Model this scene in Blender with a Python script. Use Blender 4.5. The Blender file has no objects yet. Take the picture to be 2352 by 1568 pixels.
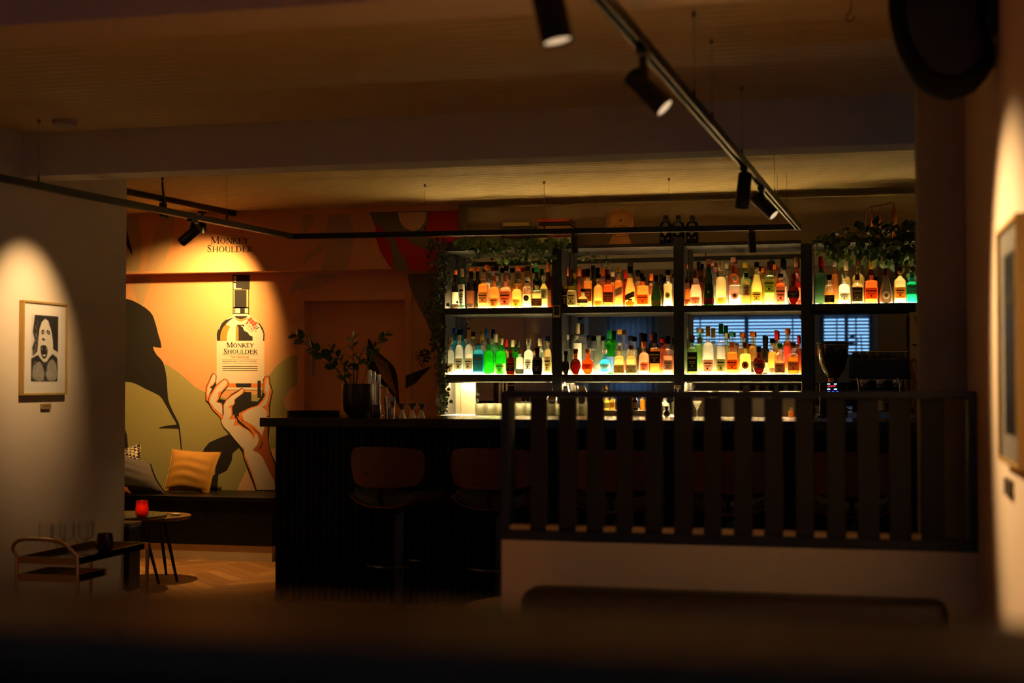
import bpy, bmesh, math, random
from mathutils import Vector, Matrix
from mathutils.geometry import tessellate_polygon
random.seed(7)
sc = bpy.context.scene
C = sc.collection
PI = math.pi
# ---------------------------------------------------------------- camera
F = 3267.0; CX = 1176.0; CY = 784.0; H = 1.354
YAW = math.radians(13.6); PIT = math.radians(1.526)
cam = bpy.data.objects.new('camera', bpy.data.cameras.new('camera')); C.objects.link(cam)
cam.location = (0, 0, H); cam.rotation_euler = (PI/2 + PIT, 0, YAW)
cam.data.sensor_width = 36.0; cam.data.lens = F/2352*36.0
cam.data.clip_start = 0.05; cam.data.clip_end = 100
cam.data.dof.use_dof = True; cam.data.dof.focus_distance = 10.6; cam.data.dof.aperture_fstop = 2.0
sc.camera = cam
# ---------------------------------------------------------------- world, exposure
W = bpy.data.worlds.new('world'); sc.world = W; W.use_nodes = True
W.node_tree.nodes['Background'].inputs[0].default_value = (0.30, 0.58, 1.0, 1)   # dusk outside the windows
W.node_tree.nodes['Background'].inputs[1].default_value = 3.2
sc.view_settings.view_transform = 'Standard'; sc.view_settings.look = 'None'
sc.view_settings.exposure = 0.0; sc.view_settings.gamma = 1.0; sc.view_settings.use_curve_mapping = False
cy = sc.cycles
cy.max_bounces = 10; cy.diffuse_bounces = 4; cy.glossy_bounces = 4; cy.transmission_bounces = 6
cy.transparent_max_bounces = 24; cy.sample_clamp_indirect = 8.0; cy.caustics_reflective = False; cy.caustics_refractive = False
WARM = (1.0, 0.55, 0.17); LEDC = (1.0, 0.70, 0.30)
LED_UP = 68.0      # strips under the bottles
LED_DOWN = 55.0    # strip over the back counter
# ---------------------------------------------------------------- pixel helper: photo point -> world point on a plane of the room
def _ray(x, y):
    u = (x-CX)/F; v = (CY-y)/F
    fw = Vector((-math.sin(YAW)*math.cos(PIT), math.cos(YAW)*math.cos(PIT), math.sin(PIT)))
    rt = Vector((math.cos(YAW), math.sin(YAW), 0))
    up = Vector((math.sin(YAW)*math.sin(PIT), -math.cos(YAW)*math.sin(PIT), math.cos(PIT)))
    return fw + u*rt + v*up
O = Vector((0, 0, H))
def PY(x, y, Y0): r = _ray(x, y); return O + r*(Y0/r.y)
def PX(x, y, X0): r = _ray(x, y); return O + r*(X0/r.x)
def PZ(x, y, Z0): r = _ray(x, y); return O + r*((Z0-H)/r.z)
# ---------------------------------------------------------------- room measures
CEIL = 2.68; YB = 10.618; YS = 10.36; XL = -4.36; XR = 0.394; YM = 10.49; YBACK = -2.6
# ---------------------------------------------------------------- materials
_m = {}
def mat(name, col=(.5,.5,.5), rough=.5, metal=0.0, emit=None, es=1.0, noise=0.0, nscale=20.0, bump=0.0, coat=0.0, spec=0.5, stretch=None):
    if name in _m: return _m[name]
    m = bpy.data.materials.new(name); m.use_nodes = True; nt = m.node_tree; b = nt.nodes['Principled BSDF']
    b.inputs['Base Color'].default_value = (*col, 1); b.inputs['Roughness'].default_value = rough
    b.inputs['Metallic'].default_value = metal; b.inputs['Specular IOR Level'].default_value = spec
    if coat: b.inputs['Coat Weight'].default_value = coat
    if emit: b.inputs['Emission Color'].default_value = (*emit, 1); b.inputs['Emission Strength'].default_value = es
    if noise or bump:
        tc = nt.nodes.new('ShaderNodeTexCoord'); mp = nt.nodes.new('ShaderNodeMapping'); n = nt.nodes.new('ShaderNodeTexNoise')
        if stretch: mp.inputs['Scale'].default_value = stretch
        nt.links.new(tc.outputs['Object'], mp.inputs[0]); nt.links.new(mp.outputs[0], n.inputs['Vector'])
        n.inputs['Scale'].default_value = nscale; n.inputs['Detail'].default_value = 4
        if noise:
            r = nt.nodes.new('ShaderNodeMix'); r.data_type = 'RGBA'
            r.inputs[6].default_value = (*[c*(1-noise) for c in col], 1); r.inputs[7].default_value = (*[min(1, c*(1+noise)) for c in col], 1)
            nt.links.new(n.outputs['Fac'], r.inputs[0]); nt.links.new(r.outputs[2], b.inputs['Base Color'])
        if bump:
            bp = nt.nodes.new('ShaderNodeBump'); bp.inputs['Strength'].default_value = bump; bp.inputs['Distance'].default_value = .005
            nt.links.new(n.outputs['Fac'], bp.inputs['Height']); nt.links.new(bp.outputs[0], b.inputs['Normal'])
    _m[name] = m; return m
def glass_like(name, col, clear=.5, gloss=.08, edge=.35):
    """thin coloured glass or liquid: part clear, part milky, a little sheen"""
    if name in _m: return _m[name]
    m = bpy.data.materials.new(name); m.use_nodes = True; nt = m.node_tree; nt.nodes.clear()
    out = nt.nodes.new('ShaderNodeOutputMaterial'); mx = nt.nodes.new('ShaderNodeMixShader'); mx2 = nt.nodes.new('ShaderNodeMixShader')
    tr = nt.nodes.new('ShaderNodeBsdfTransparent'); tl = nt.nodes.new('ShaderNodeBsdfTranslucent'); gl = nt.nodes.new('ShaderNodeBsdfGlossy')
    tr.inputs[0].default_value = (*col, 1); tl.inputs[0].default_value = (*col, 1); gl.inputs[0].default_value = (1, 1, 1, 1); gl.inputs['Roughness'].default_value = .08
    tr.inputs[0].default_value = (*col, 1)
    lw = nt.nodes.new('ShaderNodeLayerWeight'); lw.inputs[0].default_value = .35; cr_ = nt.nodes.new('ShaderNodeMix'); cr_.data_type = 'RGBA'
    cr_.inputs[6].default_value = (*col, 1); cr_.inputs[7].default_value = (*[c*c*.22 for c in col], 1)      # the wall is seen edge-on and looks deeper
    pw = nt.nodes.new('ShaderNodeMath'); pw.operation = 'POWER'; pw.inputs[1].default_value = 2.2; nt.links.new(lw.outputs['Facing'], pw.inputs[0])
    nt.links.new(pw.outputs[0], cr_.inputs[0]); nt.links.new(cr_.outputs[2], tr.inputs[0]); nt.links.new(cr_.outputs[2], tl.inputs[0])
    mx.inputs[0].default_value = clear; nt.links.new(tl.outputs[0], mx.inputs[1]); nt.links.new(tr.outputs[0], mx.inputs[2])
    fr = nt.nodes.new('ShaderNodeLayerWeight'); fr.inputs[0].default_value = .25
    mt = nt.nodes.new('ShaderNodeMath'); mt.operation = 'MULTIPLY_ADD'; nt.links.new(fr.outputs['Facing'], mt.inputs[0]); mt.inputs[1].default_value = edge; mt.inputs[2].default_value = gloss
    nt.links.new(mt.outputs[0], mx2.inputs[0]); nt.links.new(mx.outputs[0], mx2.inputs[1]); nt.links.new(gl.outputs[0], mx2.inputs[2])
    nt.links.new(mx2.outputs[0], out.inputs[0]); _m[name] = m; return m
def paper(name, col, t=.35):
    if name in _m: return _m[name]
    m = bpy.data.materials.new(name); m.use_nodes = True; nt = m.node_tree; nt.nodes.clear()
    out = nt.nodes.new('ShaderNodeOutputMaterial'); mx = nt.nodes.new('ShaderNodeMixShader')
    d = nt.nodes.new('ShaderNodeBsdfDiffuse'); tl = nt.nodes.new('ShaderNodeBsdfTranslucent')
    d.inputs[0].default_value = (*col, 1); tl.inputs[0].default_value = (*col, 1); mx.inputs[0].default_value = t
    nt.links.new(d.outputs[0], mx.inputs[1]); nt.links.new(tl.outputs[0], mx.inputs[2]); nt.links.new(mx.outputs[0], out.inputs[0]); _m[name] = m; return m
def emis(name, col, s):
    if name in _m: return _m[name]
    m = bpy.data.materials.new(name); m.use_nodes = True; nt = m.node_tree; nt.nodes.clear()
    out = nt.nodes.new('ShaderNodeOutputMaterial'); e = nt.nodes.new('ShaderNodeEmission')
    e.inputs[0].default_value = (*col, 1); e.inputs[1].default_value = s; nt.links.new(e.outputs[0], out.inputs[0]); _m[name] = m; return m
# ---------------------------------------------------------------- objects
def tag(o, label=None, cat=None, group=None, kind=None):
    if label: o['label'] = label
    if cat: o['category'] = cat
    if group: o['group'] = group
    if kind: o['kind'] = kind
    return o
def thing(name, label, cat, loc=(0,0,0), group=None, rz=0):
    o = bpy.data.objects.new(name, None); C.objects.link(o); o.empty_display_size = .05
    o.location = loc; o.rotation_euler = (0, 0, rz)
    return tag(o, label, cat, group)
def wloc(o):
    v = Vector((0,0,0))
    while o: v += Vector(o.location); o = o.parent
    return v
class MB:
    """collects shapes in world coordinates (or local ones when the thing sits at the origin)"""
    def __init__(s): s.v = []; s.f = []
    def add(s, vs, fs):
        k = len(s.v); s.v += [Vector(v) for v in vs]; s.f += [tuple(i+k for i in f) for f in fs]; return s
    def box(s, a, b, M=None):
        x0,y0,z0 = a; x1,y1,z1 = b
        vs = [Vector(p) for p in ((x0,y0,z0),(x1,y0,z0),(x1,y1,z0),(x0,y1,z0),(x0,y0,z1),(x1,y0,z1),(x1,y1,z1),(x0,y1,z1))]
        if M: vs = [M @ v for v in vs]
        return s.add(vs, [(0,3,2,1),(4,5,6,7),(0,1,5,4),(1,2,6,5),(2,3,7,6),(3,0,4,7)])
    def lathe(s, prof, c, seg=20, n=2.0, asp=1.0, M=None, caps=True):
        vs = []; fs = []; m = len(prof)
        for (r, h) in prof:
            for k in range(seg):
                a = 2*PI*(k+.5)/seg; ca, sa = math.cos(a), math.sin(a)
                if n == 2: q = 1
                else: q = (abs(ca)**n+abs(sa)**n)**(-1/n)
                p = Vector((r*q*ca, r*q*sa*asp, h)); vs.append((M @ p if M else p) + Vector(c))
        for j in range(m-1):
            for k in range(seg):
                k2 = (k+1) % seg; fs.append((j*seg+k, j*seg+k2, (j+1)*seg+k2, (j+1)*seg+k))
        if caps: fs.append(tuple(range(seg-1, -1, -1))); fs.append(tuple((m-1)*seg+k for k in range(seg)))
        return s.add(vs, fs)
    def tube(s, pts, r, seg=8, r2=None):
        pts = [Vector(p) for p in pts]; m = len(pts); vs = []; fs = []
        for i, p in enumerate(pts):
            d = (pts[min(i+1, m-1)] - pts[max(i-1, 0)]).normalized()
            u = d.cross(Vector((0,0,1)))
            if u.length < 1e-3: u = Vector((1,0,0))
            u.normalize(); w = d.cross(u).normalized(); rr = r if r2 is None else r + (r2-r)*i/max(1, m-1)
            for k in range(seg):
                a = 2*PI*k/seg; vs.append(p + u*(rr*math.cos(a)) + w*(rr*math.sin(a)))
        for j in range(m-1):
            for k in range(seg):
                k2 = (k+1) % seg; fs.append((j*seg+k, j*seg+k2, (j+1)*seg+k2, (j+1)*seg+k))
        fs.append(tuple(range(seg-1, -1, -1))); fs.append(tuple((m-1)*seg+k for k in range(seg)))
        return s.add(vs, fs)
    def poly(s, pts, off=None):
        """filled (maybe concave) polygon, optional thickness vector"""
        pts = [Vector(p) for p in pts]; tr = tessellate_polygon([pts]); n = len(pts)
        if off is None: return s.add(pts, [tuple(t) for t in tr])
        off = Vector(off)
        return s.add(pts+[p+off for p in pts], [tuple(t) for t in tr]+[tuple(i+n for i in reversed(t)) for t in tr]+[(i,(i+1)%n,(i+1)%n+n,i+n) for i in range(n)])
    def build(s, name, m, parent=None, smooth=False, label=None, kind=None):
        me = bpy.data.meshes.new(name); o0 = wloc(parent) if parent else Vector((0,0,0))
        me.from_pydata([v-o0 for v in s.v], [], s.f); me.materials.append(m)
        bm = bmesh.new(); bm.from_mesh(me); bmesh.ops.recalc_face_normals(bm, faces=bm.faces); bm.to_mesh(me); bm.free()
        if smooth:
            me.polygons.foreach_set('use_smooth', [True]*len(me.polygons))
            try: me.set_sharp_from_angle(angle=math.radians(40))
            except Exception: pass
        o = bpy.data.objects.new(name, me); C.objects.link(o)
        if parent: o.parent = parent
        if label: o['label'] = label
        if kind: o['kind'] = kind
        return o
def box(name, a, b, m, parent=None, bev=0.0, **k):
    o = MB().box(a, b).build(name, m, parent, **k)
    if bev: bevel(o, bev)
    return o
def bevel(o, w, seg=2):
    bm = bmesh.new(); bm.from_mesh(o.data)
    bmesh.ops.bevel(bm, geom=list(bm.edges), offset=w, segments=seg, affect='EDGES', profile=.6); bm.to_mesh(o.data); bm.free(); return o
def copy_tree(o, parent=None):
    c = o.copy(); C.objects.link(c); c.parent = parent
    for ch in o.children: copy_tree(ch, c)
    return c
def rings(a, b, s=0): return [(a, s), (b, s)]
def smooth_pts(p, k=4, closed=True):
    n = len(p); out = []
    for i in range(n if closed else n-1):
        g = lambda j: p[j % n] if closed else p[max(0, min(n-1, j))]
        p0, p1, p2, p3 = g(i-1), g(i), g(i+1), g(i+2)
        for t in range(k):
            t /= k; out.append(tuple(.5*((2*b)+(-a+c)*t+(2*a-5*b+4*c-d)*t*t+(-a+3*b-3*c+d)*t**3) for a, b, c, d in zip(p0, p1, p2, p3)))
    if not closed: out.append(p[-1])
    return out
def text_mesh(name, s, center, height, width, m, parent, right=Vector((1,0,0)), up=Vector((0,0,1)), thick=.0005):
    cu = bpy.data.curves.new('t', 'FONT'); cu.body = s; cu.align_x = 'CENTER'; cu.align_y = 'CENTER'; cu.extrude = 0; cu.resolution_u = 2
    o = bpy.data.objects.new('t', cu); C.objects.link(o); bpy.context.view_layer.update()
    me = bpy.data.meshes.new_from_object(o); bpy.data.objects.remove(o)
    xs = [v.co.x for v in me.vertices]; ys = [v.co.y for v in me.vertices]
    sx = width/(max(xs)-min(xs)); sy = height/(max(ys)-min(ys)); cx = (max(xs)+min(xs))/2; cyy = (max(ys)+min(ys))/2
    mb = MB(); mb.add([Vector(center)+right*((v.co.x-cx)*sx)+up*((v.co.y-cyy)*sy) for v in me.vertices], [tuple(p.vertices) for p in me.polygons])
    bpy.data.meshes.remove(me)
    return mb.build(name, m, parent)
def spot(loc, tgt, watts, ang, blend=.5, col=WARM, size=.03):
    l = bpy.data.lights.new('spot_beam', 'SPOT'); l.energy = watts; l.color = col; l.spot_size = math.radians(ang); l.spot_blend = blend; l.shadow_soft_size = size
    o = bpy.data.objects.new('spot_beam', l); C.objects.link(o); o.location = loc
    o.rotation_euler = (Vector(tgt)-Vector(loc)).to_track_quat('-Z', 'Y').to_euler(); return o
BLACK = mat('black satin', (.008,.008,.008), .45)
BLACKM = mat('black matte', (.01,.01,.011), .8)
TRACKM = mat('black anodised track', (.014,.013,.010), .35, .5)
STEEL = mat('polished steel', (.75,.72,.68), .16, 1.0)
CHROME = mat('chrome', (.8,.8,.8), .08, 1.0)
BRASS = mat('brass', (.75,.5,.2), .25, 1.0)
COPPER = mat('copper', (.75,.32,.14), .25, 1.0)
# ================================================================ LIGHTS of the track, and one added fill lamp (heads are built further down)
L_A = Vector((-3.66, 6.78, 2.28)); spot(L_A, (XL, 6.84, 1.62), 82, 62, 1.0, (1.0,.62,.29))                       # left wall picture
L_B = PY(505, 500, 9.75); L_B.z = 2.50; spot(L_B, PY(432, 820, YB), 220, 84, 1.0)                  # painted wall
L_C = PZ(375, 524, 2.452); spot(L_C, (L_C.x+.25, L_C.y-.25, 0), 190, 52, .8)                        # low tables
L_D = PY(1530, 255, 4.45); spot(L_D, (XR, 3.9, 1.42), 225, 60, .8, (1.0,.62,.29))                             # right wall picture
L_E = PY(1290, 122, 3.15); spot(L_E, (-.95, 3.3, 0), 450, 56, .6)                                # down into the near seating
L_F = PZ(1790, 505, 2.22); spot(L_F, (-.1, 7.4, 0), 8, 50, .6)
L_G = Vector((-3.6, 1.9, 2.25)); spot(L_G, (XL, 1.55, 1.85), 120, 55, .8)                       # picture seen only in the mirror
spot((-2.4, 1.2, 2.3), (-2.4, 1.2, 0), 2400, 80, .6)                                              # unseen fill lamp, added to brighten the near ceiling by bounce
# ================================================================ SETTING
PLAST = mat('beige plaster', (.62,.53,.40), .85, noise=.05, nscale=6, bump=.15)
BEAMM = mat('beam paint', (.60,.54,.45), .85, noise=.05, nscale=5, bump=.1)
CEILM = mat('painted ceiling board', (.68,.53,.24), .7, noise=.06, nscale=30, stretch=(.2,8,8))
def struct(name, a, b, m): return tag(box(name, a, b, m), kind='structure')
XLL = -7.0; XRR = 2.6
# floor: herringbone oak, nearest visible pieces one by one
flo = struct('floor', (XLL, YBACK, -.12), (XRR, YB+.2, -.018), mat('floor base', (.05,.03,.015), .8))
Wp, Lp = .095, .57
woods = [mat('oak %d' % i, c, .38, noise=.25, nscale=14, stretch=(1,9,1), bump=.1) for i, c in enumerate([(.36,.17,.05),(.42,.20,.06),(.30,.135,.04),(.47,.24,.075)])]
pl_me = []
for w_ in woods:
    o = MB().box((-Lp/2+.0015,-Wp/2+.0015,-.018), (Lp/2-.0015, Wp/2-.0015, 0)).build('plank', w_); bevel(o, .0012, 1); pl_me.append(o.data); bpy.data.objects.remove(o)
ca = math.cos(PI/4); sa = ca; spots = []
for n in range(-120, 121):
    for j in range(-12, 13):
        for hv in (0, 1):
            if hv == 0: cx_, cy_, an = n*Wp+Lp/2, n*Wp+Wp/2+j*2*Lp, 0
            else: cx_, cy_, an = n*Wp+Wp/2, (n+1)*Wp+Lp/2+j*2*Lp, PI/2
            X = ca*cx_-sa*cy_; Yp = sa*cx_+ca*cy_+4
            if XLL+.3 < X < XRR-.2 and YBACK+.2 < Yp < YB-.1: spots.append((X, Yp, an+PI/4))
vis = [s for s in spots if -5.7 < s[0] < -3.2 and 7.6 < s[1] < 10.1] ; rest = [s for s in spots if s not in set(vis)]
vis2 = sorted([s for s in rest if -3.6 < s[0] < -1.2 and 6.6 < s[1] < 8.2], key=lambda s: -s[1])[:max(0, 298-len(vis))]
vs2 = set(vis2); rest = [s for s in rest if s not in vs2]
for i, (x, y, a) in enumerate(vis+vis2):
    o = bpy.data.objects.new('plank', pl_me[(i*7+i//3) % 4]); C.objects.link(o); o.parent = flo; o.location = (x, y, 0); o.rotation_euler = (0, 0, a)
mb = MB()
for (x, y, a) in rest:
    M = Matrix.Translation((x, y, 0)) @ Matrix.Rotation(a, 4, 'Z'); vs = [M @ Vector(p) for p in ((-Lp/2+.0015,-Wp/2+.0015,0),(Lp/2-.0015,-Wp/2+.0015,0),(Lp/2-.0015,Wp/2-.0015,0),(-Lp/2+.0015,Wp/2-.0015,0))]
    lo = [v-Vector((0,0,.018)) for v in vs]; mb.add(vs+lo, [(0,1,2,3),(0,4,5,1),(1,5,6,2),(2,6,7,3),(3,7,4,0)])
mb.build('planks', woods[0], flo, kind='stuff')
# ceiling: backing and narrow boards laid across the room
cei = struct('ceiling', (XLL, YBACK, CEIL+.012), (XRR, YB+.2, CEIL+.12), mat('ceiling void', (.03,.022,.012), .9))
bw = .075; y = YBACK+.02; o0 = MB().box((XLL,-bw/2+.003,0), (XRR, bw/2-.003, .012)).build('board', CEILM); bevel(o0, .002, 1); me = o0.data; bpy.data.objects.remove(o0)
while y < YB:
    o = bpy.data.objects.new('board', me); C.objects.link(o); o.parent = cei; o.location = (0, y+bw/2, CEIL); y += bw
struct('trim_1', (XLL, 3.82, 2.43), (XRR, 4.06, CEIL+.01), BEAMM)         # near beam
struct('trim_2', (XLL, 6.80, 2.445), (XRR, 7.0, CEIL+.01), BEAMM)        # far beam
# left wall (its far end is the free corner), ends under the far beam
wl = struct('wall_left', (XL-.2, YBACK, 0), (XL, 7.93, CEIL+.01), PLAST)
struct('baseboard_left', (XL, YBACK, 0), (XL+.012, 7.93, .07), mat('white skirting', (.6,.55,.45), .6))
struct('wall_alcove', (XLL, YBACK, 0), (XLL+.1, YB, CEIL), PLAST)
# right wall and pillar
ORW = mat('right wall plaster', (.60,.50,.38), .85, noise=.05, nscale=6, bump=.2)
struct('wall_right', (XR, YBACK, 0), (XR+.2, 5.45, CEIL+.01), ORW)
xp0 = PY(2110, 600, 5.45).x
PILM = mat('grey brown pillar paint', (.30,.26,.20), .85, noise=.06, nscale=6, bump=.1)
struct('wall_pillar', (xp0, 5.452, 0), (XR+.2, 5.70, CEIL+.01), PILM)
struct('wall_far_right', (XRR-.1, 5.7, 0), (XRR, YB, CEIL), PLAST)
struct('wall_side_right', (XRR-.1, YBACK, 0), (XRR, 5.5, CEIL), PLAST)
struct('wall_pillar_return', (XR+.2, 5.5, 0), (XRR, 5.6, CEIL), PLAST)
# back wall
ORANGE = mat('mural orange', (.80,.40,.17), .75, noise=.03, nscale=8)
BWALL = mat('brown grey back wall', (.60,.43,.20), .85, noise=.05, nscale=5)
xm = PY(1052, 550, YS).x
wb = struct('wall_back', (XLL, YB, 0), (XRR, YB+.2, CEIL+.01), BWALL)
# door niche painted with the wall
dx0, dx1 = PY(700, 800, YB-.13).x, PY(930, 800, YB-.13).x; dz = PY(800, 690, YB-.13).z
# the painted wall is built as slabs round the door niche
zs = PY(600, 623, YS).z
fx0, fx1 = PY(690, 800, YB).x, PY(955, 800, YB).x
mb = MB(); yw0 = YB-.13
mb.box((XLL, yw0, 0), (dx0, YB, zs+.02)); mb.box((dx1, yw0, 0), (xm, YB, zs+.02)); mb.box((dx0, yw0, dz), (dx1, YB, zs+.02))
mur = mb.build('wall_painted', ORANGE); tag(mur, kind='structure')
xh = PY(1013, 600, YS).x; zh_ = PY(1013, 556, YS).z
sof = tag(MB().box((XLL, YS-.012, zs), (xh, YB-.001, CEIL)).box((xh, YS-.012, zh_), (xm, YB-.001, CEIL)).build('wall_painted_header', ORANGE), kind='structure')
MB().box((xm+.0002, YS-.012, zh_), (xm+.002, YB-.001, CEIL)).build('end_face', BWALL, sof)
dr = MB().box((dx0+.004, YB-.006, 0), (dx1-.004, YB-.001, dz-.004)).build('door_1', ORANGE); tag(dr, kind='structure')
DT = ORANGE
t_ = .058; yf = yw0-.012
for a, b in (((dx0-t_, yf, 0), (dx0, yw0-.0005, dz+t_)), ((dx1, yf, 0), (dx1+t_, yw0-.0005, dz+t_)), ((dx0, yf, dz), (dx1, yw0-.0005, dz+t_))): bevel(MB().box(a, b).build('door_casing', DT, dr), .003, 1)
MB().box((dx0+.001, YB-.012, .05), (dx0+.007, YB-.0062, dz-.02)).build('edge_strip', mat('pale metal strip', (.8,.7,.55), .4, .3), dr, label='thin bright metal strip down the door edge')
# partition wall under the railing
wx0, wx1 = PY(1152, 1240, 5.0).x, XR
wpart = struct('wall_partition', (wx0, 5.0, 0), (wx1, 5.16, .775), PLAST)
# rear room: back wall with two windows
X0w, X1w, X2w, X3w = -2.75, -0.75, -.55, .25; X4w, X5w = -4.05, -3.30
zw0, zw1 = 1.72, 2.42
mb = MB(); yb0, yb1 = YBACK-.15, YBACK
mb.box((XLL, yb0, 0), (X4w, yb1, CEIL)); mb.box((X5w, yb0, 0), (X0w, yb1, CEIL)); mb.box((X4w, yb0, 2.35), (X5w, yb1, CEIL)); mb.box((X1w, yb0, 0), (X2w, yb1, CEIL)); mb.box((X3w, yb0, 0), (XRR, yb1, CEIL))
for a_, b_ in ((X0w, X1w), (X2w, X3w)): mb.box((a_, yb0, 0), (b_, yb1, zw0)); mb.box((a_, yb0, zw1), (b_, yb1, CEIL))
tag(mb.build('wall_rear', PLAST), kind='structure')
BL = mat('blue grey blind slat', (.05,.07,.12), .5)
for i, (a_, b_) in enumerate(((X0w, X1w), (X2w, X3w))):
    wn = MB()
    for q in ((a_, yb0, zw0, a_+.05, yb1-.04, zw1), (b_-.05, yb0, zw0, b_, yb1-.04, zw1), (a_+.05, yb0, zw0, b_-.05, yb1-.04, zw0+.05), (a_+.05, yb0, zw1-.05, b_-.05, yb1-.04, zw1), ((a_+b_)/2-.03, yb0, zw0+.05, (a_+b_)/2+.03, yb1-.06, zw1-.05)): wn.box(q[:3], q[3:])
    w_ = tag(wn.build('window_%d' % (i+1), mat('window frame', (.2,.2,.22), .5)), kind='structure')
    MB().box((a_+.05, yb0+.05, zw0+.05), (b_-.05, yb0+.056, zw1-.05)).build('pane', glass_like('window glass', (.9,.95,1), .97, .03), w_)
    b = thing('window_blind', 'slatted blue grey blind in the %s window behind the camera' % ('wide' if i == 0 else 'narrow'), 'blind', ((a_+b_)/2, yb1+.03, zw1), group='blinds')
    bevel(MB().box((a_-.03, yb1+.005, zw1-.03), (b_+.03, yb1+.055, zw1+.02)).build('head_rail', BL, b), .004, 1)
    z = zw0+.02; me = None
    while z < zw1-.04:
        if me is None:
            M = Matrix.Translation((0, 0, 0)) @ Matrix.Rotation(math.radians(58), 4, 'X')
            o = MB().box((-(b_-a_)/2-.02, -.021, -.0012), ((b_-a_)/2+.02, .021, .0012), M).build('slat', BL); me = o.data; bpy.data.objects.remove(o)
        o = bpy.data.objects.new('slat', me); C.objects.link(o); o.parent = b; o.location = (0, 0, z-zw1); z += .055
    for xx in (a_+.25, (a_+b_)/2, b_-.25): MB().box((xx-.012, yb1+.003, zw0), (xx+.012, yb1+.006, zw1-.03)).build('ladder_tape', mat('tape', (.1,.15,.3), .8), b)
    L = bpy.data.lights.new('dusk_through_window', 'AREA'); L.shape = 'RECTANGLE'; L.size = b_-a_; L.size_y = zw1-zw0; L.cycles.is_portal = True
    o = bpy.data.objects.new('dusk_portal', L); C.objects.link(o); o.location = ((a_+b_)/2, yb0-.02, (zw0+zw1)/2); o.rotation_euler = (PI/2, 0, PI)

w_ = MB()
for q in ((X4w, yb0, .02, X4w+.06, yb1-.04, 2.34), (X5w-.06, yb0, .02, X5w, yb1-.04, 2.34), (X4w+.06, yb0, 2.28, X5w-.06, yb1-.04, 2.34), (X4w+.06, yb0, .02, X5w-.06, yb1-.04, .12)): w_.box(q[:3], q[3:])
w_ = tag(w_.build('door_2', _m['window frame']), kind='structure')
MB().box((X4w+.06, yb0+.05, .12), (X5w-.06, yb0+.056, 2.28)).build('pane', _m['window glass'], w_)
L = bpy.data.lights.new('dusk_through_door', 'AREA'); L.shape = 'RECTANGLE'; L.size = X5w-X4w; L.size_y = 2.3; L.cycles.is_portal = True
o = bpy.data.objects.new('dusk_portal', L); C.objects.link(o); o.location = ((X4w+X5w)/2, yb0-.02, 1.2); o.rotation_euler = (PI/2, 0, PI)
# ================================================================ MURAL (paint on the wall: thin flat shapes)
MBK = mat('mural black', (.018,.015,.012), .7); MOL = mat('mural olive', (.40,.36,.13), .75); MBG = mat('mural beige', (.58,.40,.20), .75)
MRD = mat('mural red', (.55,.012,.01), .7); MCR = mat('mural cream', (.80,.66,.50), .75); MOR = mat('mural bright orange', (.90,.24,.03), .75)
MBR = mat('mural brown red', (.50,.12,.03), .75); MPE = mat('mural peach', (.86,.52,.28), .75); MPK = mat('mural pale red', (.8,.09,.03), .7)
MDO = mat('mural dark olive', (.20,.17,.07), .75)
def paint(name, polys, m, layer=1, up=False, sm=0, tr=None):
    Yp = (YS-.012 if up else yw0) - .0008*layer; par = sof if up else mur; mb = MB()
    for p in polys:
        if tr: p = [tr(*q) for q in p]
        if sm: p = smooth_pts(p, sm)
        mb.poly([PY(x, y, Yp) for x, y in p])
    return mb.build(name, m, par)
U = dict(up=True)
paint('painted_hill', [[(230,872),(286,872),(330,866),(382,836),(410,855),(450,890),(480,905),(520,915),(590,905),(612,870),(635,840),(660,820),(690,813),(699.5,814),(699.5,872),(680,884),(665,895),(652,918),(655,935),(668,950),(660,1000),(660,1150),(230,1150)]], MOL, 1)
MB().poly([PY(x, y, YB-.0075) for x, y in [(717,818),(722,824),(726,838),(725,852),(720,864),(717,867)]]).build('painted_hill_edge', MOL, dr)
paint('painted_leaf', [[(230,690),(286,685),(320,698),(345,716),(355,735),(363,765),(371,798),(351,795),(360,815),(375,832),(383,870),(386,915),(395,940),(406,962),(413,980),(418,1035),(415.5,1035),(410,985),(395,955),(378,925),(366,908),(335,893),(310,880),(286,876),(230,876)]], MBK, 2, sm=2)
paint('painted_leaf', [[(365,981),(385,977),(410,974),(413,984),(390,983),(367,983)]], MBK, 3)
paint('painted_leaf', [[(230,980),(287,984),(292,1000),(295,1038),(300,1050),(304,1060),(230,1060)]], MBK, 3)
paint('painted_band', [[(240,497),(318,497),(324,540),(325,580),(321,622),(240,622)]], MBG, 1, **U)
paint('painted_shard', [[(270,505),(288,513),(296,548),(303,572),(304,588),(292,565),(286,556),(270,550)]], MBK, 2, **U)
paint('painted_petal', [[(372,497),(402,497),(399,530),(385,580),(371,622),(332,622),(340,590),(352,550),(362,520)]], MBG, 1, **U)
paint('painted_vein', [[(x, 500),(x+1.2, 500),(x-37+k*1.2, 620),(x-38.5+k*1.2, 620)] for k, x in enumerate((372,377,382,387,392,397))], ORANGE, 2, **U)
paint('painted_petal', [[(298,636),(350,636),(344,655),(328,702),(324,706),(318,700),(306,662)]], MBG, 1)
paint('painted_petal', [[(757,492),(800,491),(811,520),(813,550),(806,585),(794,622),(733,622),(745,600),(751,572),(748,570),(735,580),(708,596),(696,618),(694,606),(702,590),(722,570),(742,548),(752,520)]], MBG, 1, **U)
paint('painted_petal', [[(664,678),(667,660),(685,640),(712,628),(775,628),(760,644),(735,658),(705,666),(680,668)]], MBG, 2)
paint('painted_petal', [[(695,492),(727,492),(714,520),(700,535),(689,548),(690,515)]], MBG, 1, **U)
paint('painted_field', [[(848,487),(1052,483),(1052,555),(1013,556),(1013,622),(905,622),(880,580),(866,530)]], MDO, 1, **U)
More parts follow.
